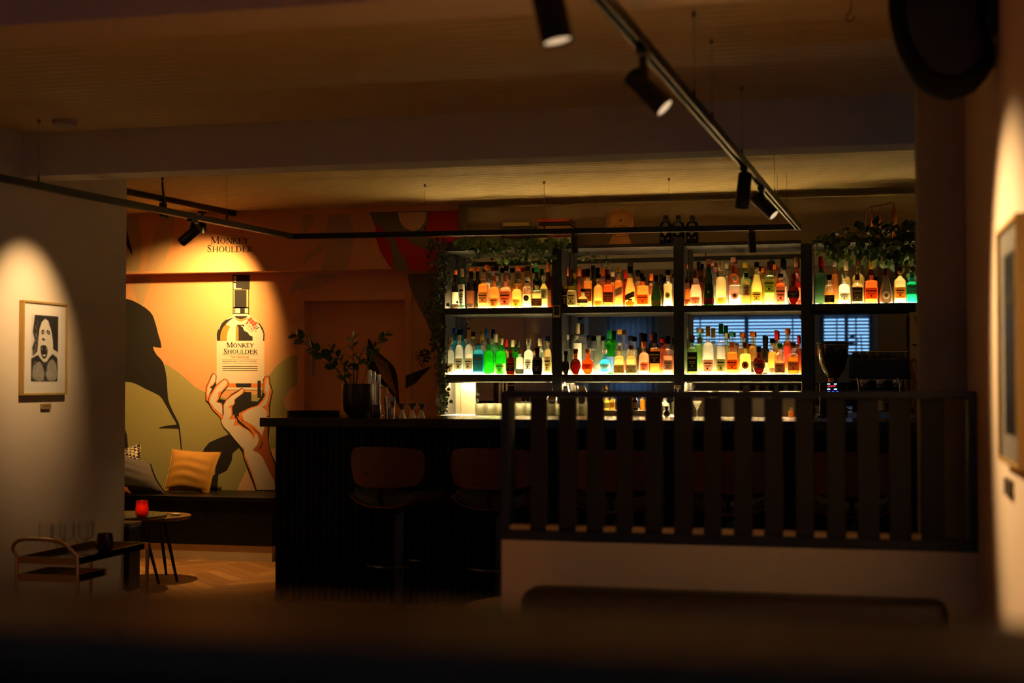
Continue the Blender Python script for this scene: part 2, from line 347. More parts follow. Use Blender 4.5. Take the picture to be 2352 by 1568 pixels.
paint('painted_petal', [[(864,514),(880,528),(893,555),(902,590),(904,621),(893,610),(872,575),(862,540)]], MRD, 2, **U)
paint('painted_petal', [[(984,486),(1052,484),(1052,555),(1013,556),(1013,622),(942,622),(934,600),(916,575),(905,545),(930,546),(950,562),(975,571),(1000,573),(1010,560),(965,540),(980,515)]], MRD, 2, **U)
paint('painted_disc', [[(914,488),(980,486),(978,505),(965,524),(950,531),(930,524),(918,508)]], MPE, 3, **U)
paint('painted_field', [[(936,628),(1040,628),(1040,760),(990,765),(975,730),(955,690),(940,655)]], MDO, 1)
paint('painted_frond', [[(948.5,856.5),(960,852),(992,840),(975,858),(952,882),(948.5,884)]], MBK, 2)
def curl(cx_, cy_, r): return [[(cx_+r*math.cos(a), cy_+r*math.sin(a)),(cx_+r*math.cos(a+.6), cy_+r*math.sin(a+.6)),(cx_+(r-1.2)*math.cos(a+.6), cy_+(r-1.2)*math.sin(a+.6)),(cx_+(r-1.2)*math.cos(a), cy_+(r-1.2)*math.sin(a))] for a in [k*.6 for k in range(10)]]
def dot(cx_, cy_, r): return [[(cx_+r*math.cos(k*.785), cy_+r*math.sin(k*.785)) for k in range(8)]]
paint('painted_curls', sum([curl(*q) for q in ((959,812,5),(964,822,5),(967,832,5),(972,839,4.5),(960,823,4))], [])+sum([dot(*q) for q in ((968,808,4),(975,804,3.5),(982,807,4),(972,815,4.5),(980,814,4),(986,812,3),(976,822,4),(984,821,3.5),(974,829,3.5),(981,829,3.5),(988,823,2.5),(966,815,3))], []), MBK, 2)
mb = MB(); Yd = YB-.0075
mb.poly([PY(x, y, Yd) for x, y in smooth_pts([(846,776),(860,800),(880,818),(902,838),(912,862),(916,905),(917,938),(905,912),(880,885),(855,868),(843,835)], 2)]); mb.poly([PY(x, y, yf-.0008) for x, y in [(932,862),(947.5,856.5),(947.5,883),(932,892)]])
mb.build('painted_frond', MBK, dr)
mb = MB()
for k in range(9): mb.poly([PY(x, y, Yd-.0006) for x, y in [(848+k*5,800+k*4),(849+k*5,800+k*4),(880+k*4,870+k*5),(879+k*4,870+k*5)]])
mb.build('painted_vein', ORANGE, dr)
# --- bottle
def z4(x, y): return (460+x/6.533, 620+y/6.533)
def rc(x0, y0, x1, y1): return [(x0,y0),(x1,y0),(x1,y1),(x0,y1)]
P4 = dict(tr=z4)
paint('painted_bottle', [[(245,1797),(245,1060),(252,930),(300,820),(400,735),(490,682),(490,655),(725,655),(740,682),(860,765),(940,865),(965,960),(965,1797)]], MCR, 3, tr=z4)
paint('painted_outline', [[(250,1060),(247,950),(285,835),(375,750),(512,705),(430,765),(380,815),(330,900),(302,980),(300,1060)], [(575,1060),(573,870),(545,818),(655,818),(660,880),(700,925),(750,965),(785,1000),(785,1060)],
    [(942,1064),(946,950),(900,850),(858,785),(890,800),(940,870),(965,960),(960,1064)], rc(483,72,742,182), rc(487,182,740,292), rc(487,292,498,668), rc(515,300,692,650), rc(720,292,731,668), rc(498,555,720,572), [(505,688),(715,688),(665,722),(605,738),(545,722)], rc(498,645,720,655),
    rc(832,880,838,935), [(832,880),(880,850),(890,860),(838,890)]], MBK, 4, tr=z4)
paint('painted_highlight', [rc(500,86,540,174), rc(500,198,532,284), rc(532,274,620,284), rc(526,574,598,645), rc(668,574,712,645), [(272,890),(290,830),(330,780),(300,840),(282,895)],[(600,828),(640,842),(665,862),(680,910),(740,940),(748,965),(785,985),(785,998),(735,975),(720,940),(660,910),(640,860)]], MCR, 5, tr=z4)
paint('painted_stripe', [[(300,1060),(306,950),(340,862),(385,812),(448,848),(412,920),(396,1000),(400,1060)], [(532,1060),(534,826),(562,842),(574,880),(574,1060)], [(512,708),(560,735),(610,742),(665,722),(722,700),(680,748),(610,770),(550,750)]], MOR, 5, tr=z4)
paint('painted_emblem', [[(760,698),(865,775),(862,830),(800,905),(762,932),(700,885),(656,825),(690,755)]], mat('mural pale pink', (.8,.5,.4), .75), 6, tr=z4)
paint('painted_emblem', [[(700,745),(765,702),(785,740),(735,780)],[(735,790),(790,740),(815,770),(770,815)],[(770,820),(825,770),(862,785),(830,830),(790,850)],[(680,795),(720,760),(720,800)],[(790,865),(850,835),(845,850),(800,885)]], MPK, 7, tr=z4)
paint('painted_emblem', [[(700+k*35+8*math.cos(a), 805+k*38+10*math.sin(a)) for a in (0,1,2,3,4,5,6)] for k in range(3)], MBK, 7, tr=z4)
paint('painted_rule', [rc(335,y0,862,y0+9) for y0 in (1440,1471,1503)]+[rc(325,y0,875,y0+3) for y0 in (1269,1334,1395)], MBK, 4, tr=z4)
paint('painted_stripe', [rc(525,880,543,889), rc(577,880,604,889)], MOR, 4); paint('painted_stripe', [rc(541,880,577,889)], MBK, 4); paint('painted_stripe', [rc(591.5,874,599,912)], MBK, 5)
Yt = yw0-.0045
def ptxt(s, x0, x1, yc, h, m, par, Yt):
    a = PY(x0, yc, Yt); b = PY(x1, yc, Yt); s_ = (PY(x0, yc, Yt)-PY(x0, yc+h, Yt)).length
    text_mesh('lettering', s, (a+b)/2, s_, (b-a).length, m, par)
c = z4(445,1305); d = z4(738,1305); ptxt('THE ORIGINAL', c[0], d[0], c[1], 5.2, MPK, mur, Yt)
c = z4(335,1365); d = z4(860,1365); ptxt('BLENDED MALT SCOTCH WHISKY', c[0], d[0], c[1], 2.8, MBK, mur, Yt)
# --- serif lettering drawn with strokes
def stroke(p0, p1, t):
    (x0,y0),(x1,y1) = p0, p1; dx, dy = x1-x0, y1-y0; l = math.hypot(dx, dy); nx, ny = -dy/l*t/2, dx/l*t/2
    return [(x0+nx,y0+ny),(x1+nx,y1+ny),(x1-nx,y1-ny),(x0-nx,y0-ny)]
T, t2 = .17, .075
def bar(x, t=T, y0=0, y1=1): return [[(x-t/2,y0),(x+t/2,y0),(x+t/2,y1),(x-t/2,y1)]] + ([[(x-t/2-.07,0),(x+t/2+.07,0),(x+t/2+.07,.05),(x-t/2-.07,.05)]] if y0 == 0 else []) + ([[(x-t/2-.07,.95),(x+t/2+.07,.95),(x+t/2+.07,1),(x-t/2-.07,1)]] if y1 == 1 else [])
def arc(cx, cy, rx, ry, a0, a1, t, tn=None):
    out = []; n = 10; tn = tn or t
    for i in range(n):
        a = math.radians(a0+(a1-a0)*i/n); b = math.radians(a0+(a1-a0)*(i+1)/n)
        f = lambda q: tn+(t-tn)*abs(math.cos(q))
        out.append([(cx+(rx+f(a)/2)*math.cos(a), cy+(ry+t2/2)*math.sin(a)),(cx+(rx+f(b)/2)*math.cos(b), cy+(ry+t2/2)*math.sin(b)),(cx+(rx-f(b)/2)*math.cos(b), cy+(ry-t2/2)*math.sin(b)),(cx+(rx-f(a)/2)*math.cos(a), cy+(ry-t2/2)*math.sin(a))])
    return out
GL = {
 'M': (1.08, bar(.14,t2)+bar(.92)+[stroke((.16,.97),(.52,.08),T),stroke((.52,.08),(.88,.97),t2)]),
 'O': (.96, arc(.48,.5,.34,.47,0,360,T,t2)),
 'N': (.94, bar(.14,t2)+bar(.80,t2)+[stroke((.15,.95),(.79,.06),T)]),
 'K': (.88, bar(.16)+[stroke((.22,.42),(.68,.97),t2),stroke((.36,.58),(.74,.02),T),[(.58,.95),(.80,.95),(.80,1),(.58,1)],[(.62,0),(.86,0),(.86,.05),(.62,.05)]]),
 'E': (.74, bar(.16)+[stroke((.16,.035),(.62,.035),t2),stroke((.16,.52),(.52,.52),t2),stroke((.16,.965),(.6,.965),t2),stroke((.62,0),(.62,.22),t2),stroke((.6,1),(.6,.8),t2),stroke((.52,.44),(.52,.6),.05)]),
 'Y': (.86, [stroke((.12,.97),(.42,.45),T),stroke((.74,.97),(.42,.45),t2)]+bar(.42,T,0,.5)+[[(.02,.95),(.26,.95),(.26,1),(.02,1)],[(.62,.95),(.84,.95),(.84,1),(.62,1)]]),
 'S': (.68, arc(.34,.75,.2,.22,30,180,.1,.08)+arc(.34,.25,.22,.22,-170,-10,.12,.08)+[stroke((.16,.72),(.52,.30),T),stroke((.52,.86),(.54,.70),.05),stroke((.12,.2),(.10,.34),.05)]),
 'H': (.92, bar(.16)+bar(.74)+[stroke((.16,.5),(.74,.5),t2)]),
 'U': (.90, [b for b in bar(.16,T,.28,1)]+bar(.72,t2,.28,1)+arc(.44,.28,.28,.26,180,360,.13,.08)),
 'L': (.74, bar(.16)+[stroke((.16,.035),(.62,.035),t2),stroke((.62,0),(.62,.24),t2)]),
 'D': (.94, bar(.16)+arc(.42,.5,.34,.46,-90,90,T,t2)+[stroke((.16,.035),(.45,.035),t2),stroke((.16,.965),(.45,.965),t2)]),
 'R': (.88, bar(.16)+arc(.40,.74,.2,.22,-90,90,.13,t2)+[stroke((.16,.52),(.42,.52),t2),stroke((.16,.965),(.42,.965),t2),stroke((.38,.5),(.72,.02),T),[(.62,0),(.88,0),(.88,.05),(.62,.05)]]),
}
def serif(word, x0, x1, ybase, h, m, par, Yt):
    tot = sum(GL[ch][0]*(1.22 if i == 0 else 1) for i, ch in enumerate(word)); k = (x1-x0)/tot; x = x0; mb = MB()
    for i, ch in enumerate(word):
        s = 1.22 if i == 0 else 1.0
        for j, p in enumerate(GL[ch][1]):
            mb.poly([PY(x+px*k*s, ybase-py*h*s, Yt-.00002*j) for px, py in p])
        x += GL[ch][0]*k*s
    mb.build('lettering', m, par)
serif('MONKEY', 484, 572, 559.5, 13.5, MBK, sof, YS-.0135); serif('SHOULDER', 475, 581, 579, 13.5, MBK, sof, YS-.0135)
a_ = z4(393, 1158); b_ = z4(806, 1158); serif('MONKEY', a_[0], b_[0], a_[1], 9.2, MBK, mur, Yt)
a_ = z4(345, 1253); b_ = z4(862, 1253); serif('SHOULDER', a_[0], b_[0], a_[1], 9.2, MBK, mur, Yt)
# --- hand
def z5(x, y): return (450+x/5.2286, 840+y/5.2286)
paint('painted_black_shape', [[(80,1035),(100,990),(160,920),(270,870),(400,820),(520,975),(440,1040),(430,1130),(370,1250),(270,1300),(255,1495),(60,1530),(120,1400),(230,1300),(240,1150),(160,1040)]], MBK, 4, tr=z5)  # plain black shape of the mural design
paint('painted_patch', [[(495,1500),(520,1430),(610,1240),(700,1440),(720,1500)]], MPE, 4, tr=z5)
paint('painted_patch', [[(900,1010),(955,985),(955,1180),(920,1080)]], MPE, 3, tr=z5)
paint('painted_hand', [[(225,92),(200,88),(175,130),(150,190),(120,250),(113,340),(116,420),(146,440),(190,520),(240,570),(290,620),(300,680),(330,740),(390,805),(450,885),(520,975),(555,1030),(567,1100),(615,1220),(655,1330),(695,1440),(715,1500),(975,1500),(975,1200),(920,1080),(890,1000),(872,900),(880,760),(888,600),(885,480),(905,380),(922,300),(908,250),(892,200),(888,140),(860,116),(828,122),(808,160),(801,240),(800,320),(785,370),(740,430),(700,425),(665,425),(665,315),(590,315),(585,290),(555,260),(500,298),(430,335),(355,410),(290,398),(300,345),(330,305),(388,245),(397,195),(372,160),(340,153),(290,187),(245,225),(238,200),(247,120)]], MBK, 6, tr=z5)
paint('painted_hand', [[(203,97),(180,140),(155,195),(126,255),(121,340),(126,412),(146,425),(158,355),(195,272),(168,262),(215,225),(235,190),(240,120),(222,97)],
 [(340,160),(290,195),(240,235),(200,300),(162,360),(154,430),(200,520),(260,580),(320,650),(330,600),(327,520),(312,450),(250,432),(275,400),(302,330),(330,292),(385,237),(389,190),(368,163)],
 [(560,266),(585,300),(565,330),(500,380),(465,410),(470,450),(435,490),(442,600),(460,580),(475,640),(500,600),(545,640),(620,700),(680,745),(720,790),(795,850),(830,760),(835,712),(862,722),(860,850),(872,950),(895,1050),(950,1200),(950,1490),(728,1490),(700,1400),(660,1290),(620,1190),(580,1100),(572,1010),(530,960),(455,870),(395,795),(330,730),(306,680),(300,640),(345,650),(334,560),(330,470),(362,412),(430,352),(500,312)],
 [(515,570),(560,545),(640,505),(740,473),(795,410),(832,345),(812,325),(808,250),(812,180),(830,130),(860,122),(880,145),(885,215),(914,300),(895,390),(872,480),(880,600),(858,600),(845,720),(795,860),(750,800),(690,745),(620,700),(560,660),(520,620)]], MOR, 7, tr=z5)
paint('painted_hand', [[(740,830),(765,800),(795,852),(815,790),(840,712),(862,722),(860,850),(872,950),(895,1050),(950,1200),(950,1400),(900,1300),(850,1200),(800,1090),(750,1040),(675,1010),(745,950),(765,880)]], MBR, 8, tr=z5)
paint('painted_hand', [[(212,98),(190,140),(165,200),(140,260),(133,340),(146,392),(160,335),(190,278),(160,252),(205,225),(235,170),(238,120),(226,100)],
 [(347,166),(300,202),(250,255),(205,325),(172,385),(170,440),(225,515),(285,570),(316,590),(316,500),(300,452),(235,432),(262,390),(268,320),(310,302),(365,232),(374,190)],
 [(556,275),(500,324),(440,358),(375,412),(336,470),(336,560),(324,640),(304,650),(314,692),(342,740),(392,788),(465,880),(540,965),(578,990),(592,1075),(632,1175),(675,1280),(705,1385),(738,1490),(948,1490),(945,1395),(900,1305),(850,1205),(798,1095),(748,1045),(680,1012),(735,950),(757,885),(738,825),(715,812),(690,890),(670,825),(625,775),(560,745),(515,708),(448,720),(474,640),(395,640),(425,600),(425,520),(385,490),(450,462),(462,400),(530,352),(565,300)],
 [(550,590),(572,562),(645,520),(750,482),(805,500),(850,545),(850,600),(830,700),(795,838),(765,790),(705,730),(645,690),(562,650),(575,635)],
 [(857,148),(842,170),(832,240),(830,300),(845,325),(836,380),(800,440),(752,485),(805,492),(842,470),(868,400),(875,320),(885,300),(885,240),(870,200),(868,155)]], MCR, 9, tr=z5)
paint('painted_crease', [[(478,590),(492,600),(515,650),(600,725),(650,765),(690,820),(640,770),(570,725),(500,675)],[(798,895),(803,930),(775,985),(755,992),(785,950)],[(318,480),(328,490),(330,590),(322,600)]], MBK, 10, tr=z5)
# ================================================================ BACK BAR
YF = 10.18
BW = mat('black back bar wood', (.008,.008,.008), .5)
bb = thing('back_bar', 'tall black shelving with mirror back behind the counter', 'shelving')
def upx(a, b, y0, y1, nm='upright'):
    p = PY(a, y1, YF); q = PY(b, y0, YF); return bevel(MB().box((p.x, YF, p.z), (q.x, YM-.02, q.z)).build(nm, BW, bb), .002, 1)
BC = 1.09
z1t, z1b = PY(1100, 860, YF).z, PY(1100, 877, YF).z
z2t, z2b = PY(1100, 707, YF).z, PY(1100, 722, YF).z
z3t, z3b = PY(1400, 561, YF).z, PY(1400, 569, YF).z
xa = PY(1022, 700, YF).x; xe = PY(2135, 700, YF).x
ups = [(1268,1290), (1547,1571), (1840,1866)]
for (a, b) in ups:
    x0, x1 = PY(a, 700, YF).x, PY(b, 700, YF).x
    top = z3b
    if a == 1547: MB().box((x0, YF, z3b), (x1, YF+.012, PY(1558, 545, YF).z)).build('post_tip', BW, bb)
    bevel(MB().box((x0, YF, BC), (x1, YM-.02, top)).build('upright', BW, bb), .002, 1)
bevel(MB().box((xa-.045, YF, BC), (xa, YM-.02, z3b)).build('upright', BW, bb), .002, 1)
segs = []; cur = xa
for (a, b) in ups: segs.append((cur, PY(a, 700, YF).x)); cur = PY(b, 700, YF).x
segs.append((cur, xe))
LEDU = emis('led diffuser', LEDC, LED_UP); LEDD = emis('led strip under shelf', LEDC, 10*LED_DOWN)
for i, (a, b) in enumerate(segs):
    for (zb, zt) in ((z1b, z1t), (z2b, z2t)):
        if i == 3 and zt == z1t: continue
        bevel(MB().box((a+.001, YF+.005, zb), (b-.001, YM-.02, zt)).build('shelf_board', BW, bb), .002, 1)
        MB().box((a+.01, 10.255, zt+.0003), (b-.01, 10.315, zt+.0022)).build('led_strip', LEDU, bb, label='glowing light strip set into the shelf under the bottles')
        MB().box((a+.01, 10.365, zt+.0003), (b-.01, 10.40, zt+.0010)).build('led_strip', LEDU, bb, label='rear light strip under the back row')
    if i < 3:
        MB().box((a+.01, 10.30, z1b-.005), (b-.01, 10.325, z1b-.0005)).build('led_strip', LEDD, bb, label='light strip under the lower shelf')
        MB().box((a+.004, 10.285, z1b-.007), (b-.004, 10.298, z1b-.0002)).build('strip_cover', BW, bb)  # lip added to hide the bright front face of the strip
    bevel(MB().box((a+.001, YF+.005, z3b), (b-.001, YM-.02, z3t)).build('top_board', BW, bb), .002, 1)
MIR = mat('bar mirror', (.80,.80,.76), .015, 1.0)
bx = [1024, 1059, 1206, 1319, 1589, 1870, 2140]
for a, b in zip(bx[:-1], bx[1:]):
    MB().box((PY(a, 700, YM).x+.0015, YM-.008, BC), (PY(b, 700, YM).x-.0015, YM, z3b-.002)).build('mirror_panel', MIR, bb)
# brushed splash panels and the back counter
sp = mat('brushed steel splash panel', (.42,.42,.30), .32, .85, noise=.1, nscale=30, stretch=(1,1,12))
for a, b in ((1024,1058), (1059,1093)):
    MB().box((PY(a, 900, YM-.01).x+.001, YM-.016, BC), (PY(b, 900, YM-.01).x-.001, YM-.0095, z1b-.002)).build('splash_panel', sp, bb)
bc = thing('back_counter', 'steel topped back counter lit from above behind the bar', 'counter')
bevel(MB().box((xa-.02, 9.86, BC-.03), (xe, YM-.008, BC)).build('worktop', mat('brushed steel worktop', (.7,.66,.56), .4, .35, noise=.05, nscale=40, stretch=(1,12,1)), bc), .003)
ndo = 9; 
MB().box((xa, 9.92, .08), (xe, YM-.01, BC-.031)).build('carcass', BW, bc)
for i in range(ndo):
    a = xa+(xe-xa)*i/ndo; b = xa+(xe-xa)*(i+1)/ndo
    d = bevel(MB().box((a+.003, 9.90, .1), (b-.003, 9.919, BC-.04)).build('door', BW, bc), .002, 1)
    MB().tube([(b-.05, 9.885, .6), (b-.05, 9.885, .8)], .005).build('handle', STEEL, d)
# ================================================================ BOTTLES
COL = dict(clear=(.93,.95,.90), white=(.96,.97,.93), frost=(.75,.80,.72), amber=(1.0,.60,.16), gold=(1.0,.74,.24), deep=(.92,.32,.07), brown=(.42,.13,.02), dark=(.03,.018,.01),
  olive=(.05,.09,.02), green=(.10,.75,.10), lime=(.62,.9,.35), wine=(.02,.05,.02), pink=(1.0,.62,.38), red=(.9,.05,.03), blue=(.30,.80,.95), teal=(.10,.75,.55), mint=(.45,.9,.6), yellow=(1.0,.90,.38), orange=(1.0,.50,.11), black=(.008,.008,.009), rose=(1.0,.62,.42), pale=(.95,.85,.55), champ=(.06,.20,.02))
CAP = dict(black=(.015,.013,.012), orange=(.75,.2,.03), gold=(.75,.48,.08), white=(.8,.78,.7), red=(.6,.02,.02), brown=(.18,.05,.02), wood=(.5,.25,.08), yellow=(.8,.6,.05), green=(.02,.35,.08), blue=(.03,.10,.35), teal=(.1,.5,.45), silver=(.5,.5,.48), cork=(.5,.32,.15), cream=(.7,.62,.4), pink=(.7,.35,.25), copper=(.6,.22,.06), grey=(.3,.32,.25))
LAB = dict(cream=(.75,.66,.45), white=(.85,.83,.75), black=(.015,.013,.012), brown=(.12,.04,.015), yellow=(.85,.65,.12), pink=(.85,.35,.22), red=(.6,.05,.03), grey=(.25,.25,.23), green=(.20,.40,.08), orange=(.85,.28,.04), olive=(.35,.33,.08), silver=(.4,.42,.4), tan=(.55,.4,.18), teal=(.05,.2,.2), blue=(.1,.2,.5))
SH = dict(std=(.60,.74,2,'c'), tall=(.66,.78,2,'c'), slope=(.42,.84,2,'l'), square=(.62,.70,6,'q'), box=(.66,.72,8,'q'), flask=(.56,.66,4,'q'), round=(.10,.60,2,'b'), tear=(.22,.86,2,'t'), wide=(.50,.68,2,'q'), bulb=(.58,.68,2,'u'), shaker=(.78,.86,2,'c'))
def profile(shape, R, Ht, rn):
    s, ne, n, k = SH[shape]; p = [(R*.86, 0), (R*.97, .004), (R, .012)]; zs_, zn = Ht*s, Ht*ne
    if k == 'b':
        p = [(R*.55, 0)]; 
        for i in range(1, 11):
            a = PI*(.06+.80*i/10); p.append((max(rn, R*math.sin(a)), (zn)*(1-math.cos(a))/2/.93))
        p = [(r, h) for r, h in p if h < zn]; p.append((rn, zn))
    elif k == 'u':
        p += [(R*.9, zs_*.35), (R*.86, zs_*.6), (R*.97, zs_*.85), (R, zs_), (R*.8, (zs_+zn)/2), (rn, zn)]
    elif k == 't':
        for i in range(0, 9):
            t = i/8; p.append((rn+(R-rn)*(math.cos(t*PI/1.0)*.5+.5)**.85, zs_+(zn-zs_)*t))
    elif k == 'l':
        p += [(R, zs_), (rn+(R-rn)*.62, zs_+(zn-zs_)*.35), (rn+(R-rn)*.25, zs_+(zn-zs_)*.68), (rn, zn)]
    elif k == 'q':
        for i in range(0, 6):
            a = PI/2*i/5; p.append((rn+(R-rn)*math.cos(a), zs_+(zn-zs_)*math.sin(a)*.9))
        p.append((rn, zn))
    else:
        for i in range(0, 7):
            t = i/6; p.append((rn+(R-rn)*(math.cos(t*PI)*.5+.5), zs_+(zn-zs_)*t))
    return p, n
def prof_r(p, h):
    for (r0, h0), (r1, h1) in zip(p[:-1], p[1:]):
        if h0 <= h <= h1: return r0+(r1-r0)*(h-h0)/max(1e-6, h1-h0)
    return p[-1][0]
def band(p, n, asp, c, h0, h1, a0, a1, off, seg=10, rows=3):
    """a patch of paper wrapped over the bottle between two heights and two angles"""
    vs = []; fs = []
    for j in range(rows+1):
        h = h0+(h1-h0)*j/rows; r = prof_r(p, h)
        for k in range(seg+1):
            a = math.radians(a0+(a1-a0)*k/seg); ca_, sa_ = math.cos(a), math.sin(a)
            q = 1 if n == 2 else (abs(ca_)**n+abs(sa_)**n)**(-1/n)
            vs.append(Vector(((r*q+off)*ca_, (r*q+off)*sa_*asp, h))+Vector(c))
    for j in range(rows):
        for k in range(seg): a = j*(seg+1)+k; fs.append((a, a+1, a+seg+2, a+seg+1))
    return MB().add(vs, fs)
def disc_patch(p, n, asp, c, hc, rad, off, nn=14):
    r = prof_r(p, hc); vs = [Vector((0, -(r+off+.0006)*asp if n > 2 else -(r+off), hc))+Vector(c)]
    for k in range(nn):
        a = 2*PI*k/nn; dx = rad*math.cos(a); dz_ = rad*math.sin(a)*1.05
        yy = -(r+off+.0006)*asp if n > 2 else -math.sqrt(max(0, (r+off)**2-dx*dx))
        vs.append(Vector((dx, yy, hc+dz_))+Vector(c))
    return MB().add(vs, [(0, k+1, (k+1) % nn+1) for k in range(nn)])
def bottle(px, w, top, row, shape, col, fill, cap, lab, lt, desc, shelf, z0, scaley=1.0):
    Yr = {0: 10.222, 1: 10.286, 2: 10.385}[row]
    c = PY(px, top, Yr); x = c.x; zt = z0 + (.0023 if row == 1 else (.0011 if row == 2 else .0002)); Ht = c.z - zt
    R = (PY(px+w/2, top, Yr)-PY(px-w/2, top, Yr)).length/2*.97
    R = min(R, .044 if row == 1 else (.05 if row == 2 else .038)) if shape not in ('round',) else min(R, .05)
    rn = min(.0145, R*.45) if shape != 'shaker' else R*.55
    base = (x, Yr, zt)
    t = thing('bottle', desc, 'bottle', base)
    p, n = profile(shape, R, Ht, rn); asp = .72 if n > 2 else 1.0
    if R > .038: asp = min(asp, .036/R)
    ch = min(.034, Ht*.12) if cap[0] != '+' else Ht*.2
    capc = cap.lstrip('+'); hn = Ht-ch
    op = col in ('dark', 'black', 'wine', 'olive')
    pg = [q for q in p if q[1] < hn-.002]+[(rn, hn)]
    gm = glass_like('bottle glass '+col, COL[col] if (col in ('green','blue','teal','champ','brown','dark','black','wine','olive','mint','frost')) else tuple(.55+.45*v for v in COL[col]), {'frost': .3, 'black': .02, 'dark': .08, 'wine': .10, 'olive': .10}.get(col, .90), .03)
    MB().lathe(pg, base, 20, n, asp, caps=False).build('glass_body', gm, t, smooth=True)
    if not op and fill > 0:
        hf = hn*fill; pl = [(r*.93, max(.006, h)) for r, h in p if h < hf and h > .003]
        pl = [(pl[0][0]*.9, .005)]+pl[1:]+[(prof_r(p, hf)*.93, hf)]
        lm = glass_like('liquor '+col, COL[col], .35, .02)
        MB().lathe(pl, base, 18, n, asp, caps=False).build('liquor', lm, t, smooth=True)
    cr = rn*(1.22 if cap[0] != '+' else 1.12)
    MB().lathe([(cr*.97, hn-.002), (cr, hn+.002), (cr, Ht-.003), (cr*.9, Ht)], base, 14).build('cap', paper('cap '+capc, CAP[capc], .3), t, smooth=True)
    if cap[0] != '+' and row != 2:
        MB().lathe([(rn*1.06, hn*.93), (rn*1.06, hn-.003)], base, 12).build('neck_foil', paper('foil '+(lab if lab else capc), LAB.get(lab, (.5,.4,.2)), .3), t, smooth=True)
    if lab:
        s = SH[shape][0]*Ht; off = .0012
        wrap = 62 if n == 2 else 66
        lo, hi = {'f': (.12,.92), 'l': (.10,.60), 'm': (.22,.72), 'h': (.45,.95), 'b': (.06,.35), 'd': (.1,.8), 's': (.2,.8), 'o': (.1,.8)}[lt]
        if shape in ('round',): lo, hi = (.35,.7); s = Ht*.6
        if shape == 'tear': s = Ht*.45
        lm = paper('label '+lab, LAB[lab])
        if lt == 'd': o = disc_patch(p, n, asp, base, s*.5, min(R*.62, s*.3), off).build('paper_label', lm, t)
        elif lt == 's':
            o = band(p, n, asp, base, s*.45, s*.78, -90-wrap, -90+wrap, off)
            for i, v in enumerate(o.v): v.z += (v.x-x)*.45
            o = o.build('paper_label', lm, t)
        else: o = band(p, n, asp, base, s*lo, s*hi, -90-wrap, -90+wrap, off).build('paper_label', lm, t)
        if lt in 'flmh' and row < 2:                                # printed lines and a small emblem on the paper
            ink = paper('ink '+('light' if lab in ('black','brown','teal','blue','red') else 'dark'), (.6,.5,.3) if lab in ('black','brown','teal','blue','red') else (.06,.035,.02), .1)
            H0, H1 = s*lo, s*hi; dh = H1-H0; mb_ = MB()
            for (u0, u1, aw) in ((.66,.76,.62), (.48,.52,.5), (.40,.435,.42), (.12,.15,.55)):
                b_ = band(p, n, asp, base, H0+dh*u0, H0+dh*u1, -90-wrap*aw, -90+wrap*aw, off+.0005, 6, 1); mb_.add(b_.v, b_.f)
            mb_.build('print', ink, t, kind='stuff')
            disc_patch(p, n, asp, base, H0+dh*.27, min(R*.22, dh*.09), off+.001, 8).build('emblem', ink, t)
        if lt == 'd': disc_patch(p, n, asp, base, s*.5, min(R*.3, s*.15), off+.0008, 8).build('emblem', paper('ink mid', (.3,.16,.06), .2), t)
    return t, p, n, asp, base, R
U_ = [ # px, width, top, row, shape, glass, fill, cap, label, type, description
 (1046,17,620,2,'std','dark',0,'orange','cream','m','dark bottle with pale oval label'),
 (1061,16,617,1,'tall','wine',0,'+cream','white','f','green wine shaped bottle, cream capsule'),
 (1082,20,612,2,'std','dark',0,'orange','brown','m','dark bottle with orange cap'),
 (1098,15,612,2,'std','dark',0,'orange','','','slim dark bottle with orange cap'),
 (1118,18,608,2,'square','clear',.7,'orange','white','h','clear bottle with orange cap'),
 (1110,23,626,1,'square','amber',.83,'white','cream','m','amber square bottle, cream label'),
 (1135,25,633,1,'wide','orange',.88,'copper','tan','l','orange bottle with tan label'),
 (1140,20,611,2,'std','clear',.6,'black','','','clear bottle with black cap'),
 (1161,25,633,1,'flask','pink',.9,'pink','pink','f','pinkish bottle with pink label'),
 (1163,20,611,2,'std','gold',.6,'black','','','gold bottle with black cap'),
 (1187,24,641,1,'wide','gold',.85,'grey','yellow','l','golden bottle with yellow label'),
 (1189,20,610,2,'square','amber',.65,'orange','red','l','amber bottle with orange top'),
 (1210,21,636,1,'square','pale',.5,'white','black','d','pale bottle with small black label'),
 (1213,19,611,2,'std','amber',.5,'black','','','half full bottle with black cap'),
 (1233,27,645,0,'flask','pale',.6,'black','brown','l','squat bottle with dark brown label'),
 (1232,17,613,2,'tall','olive',0,'green','','','dark green bottle at the back'),
 (1249,18,632,1,'std','yellow',.85,'cream','grey','h','yellow bottle with cream cap'),
 (1259,16,603,2,'tall','brown',.9,'+orange','brown','l','brown bottle with tall orange cap'),
]
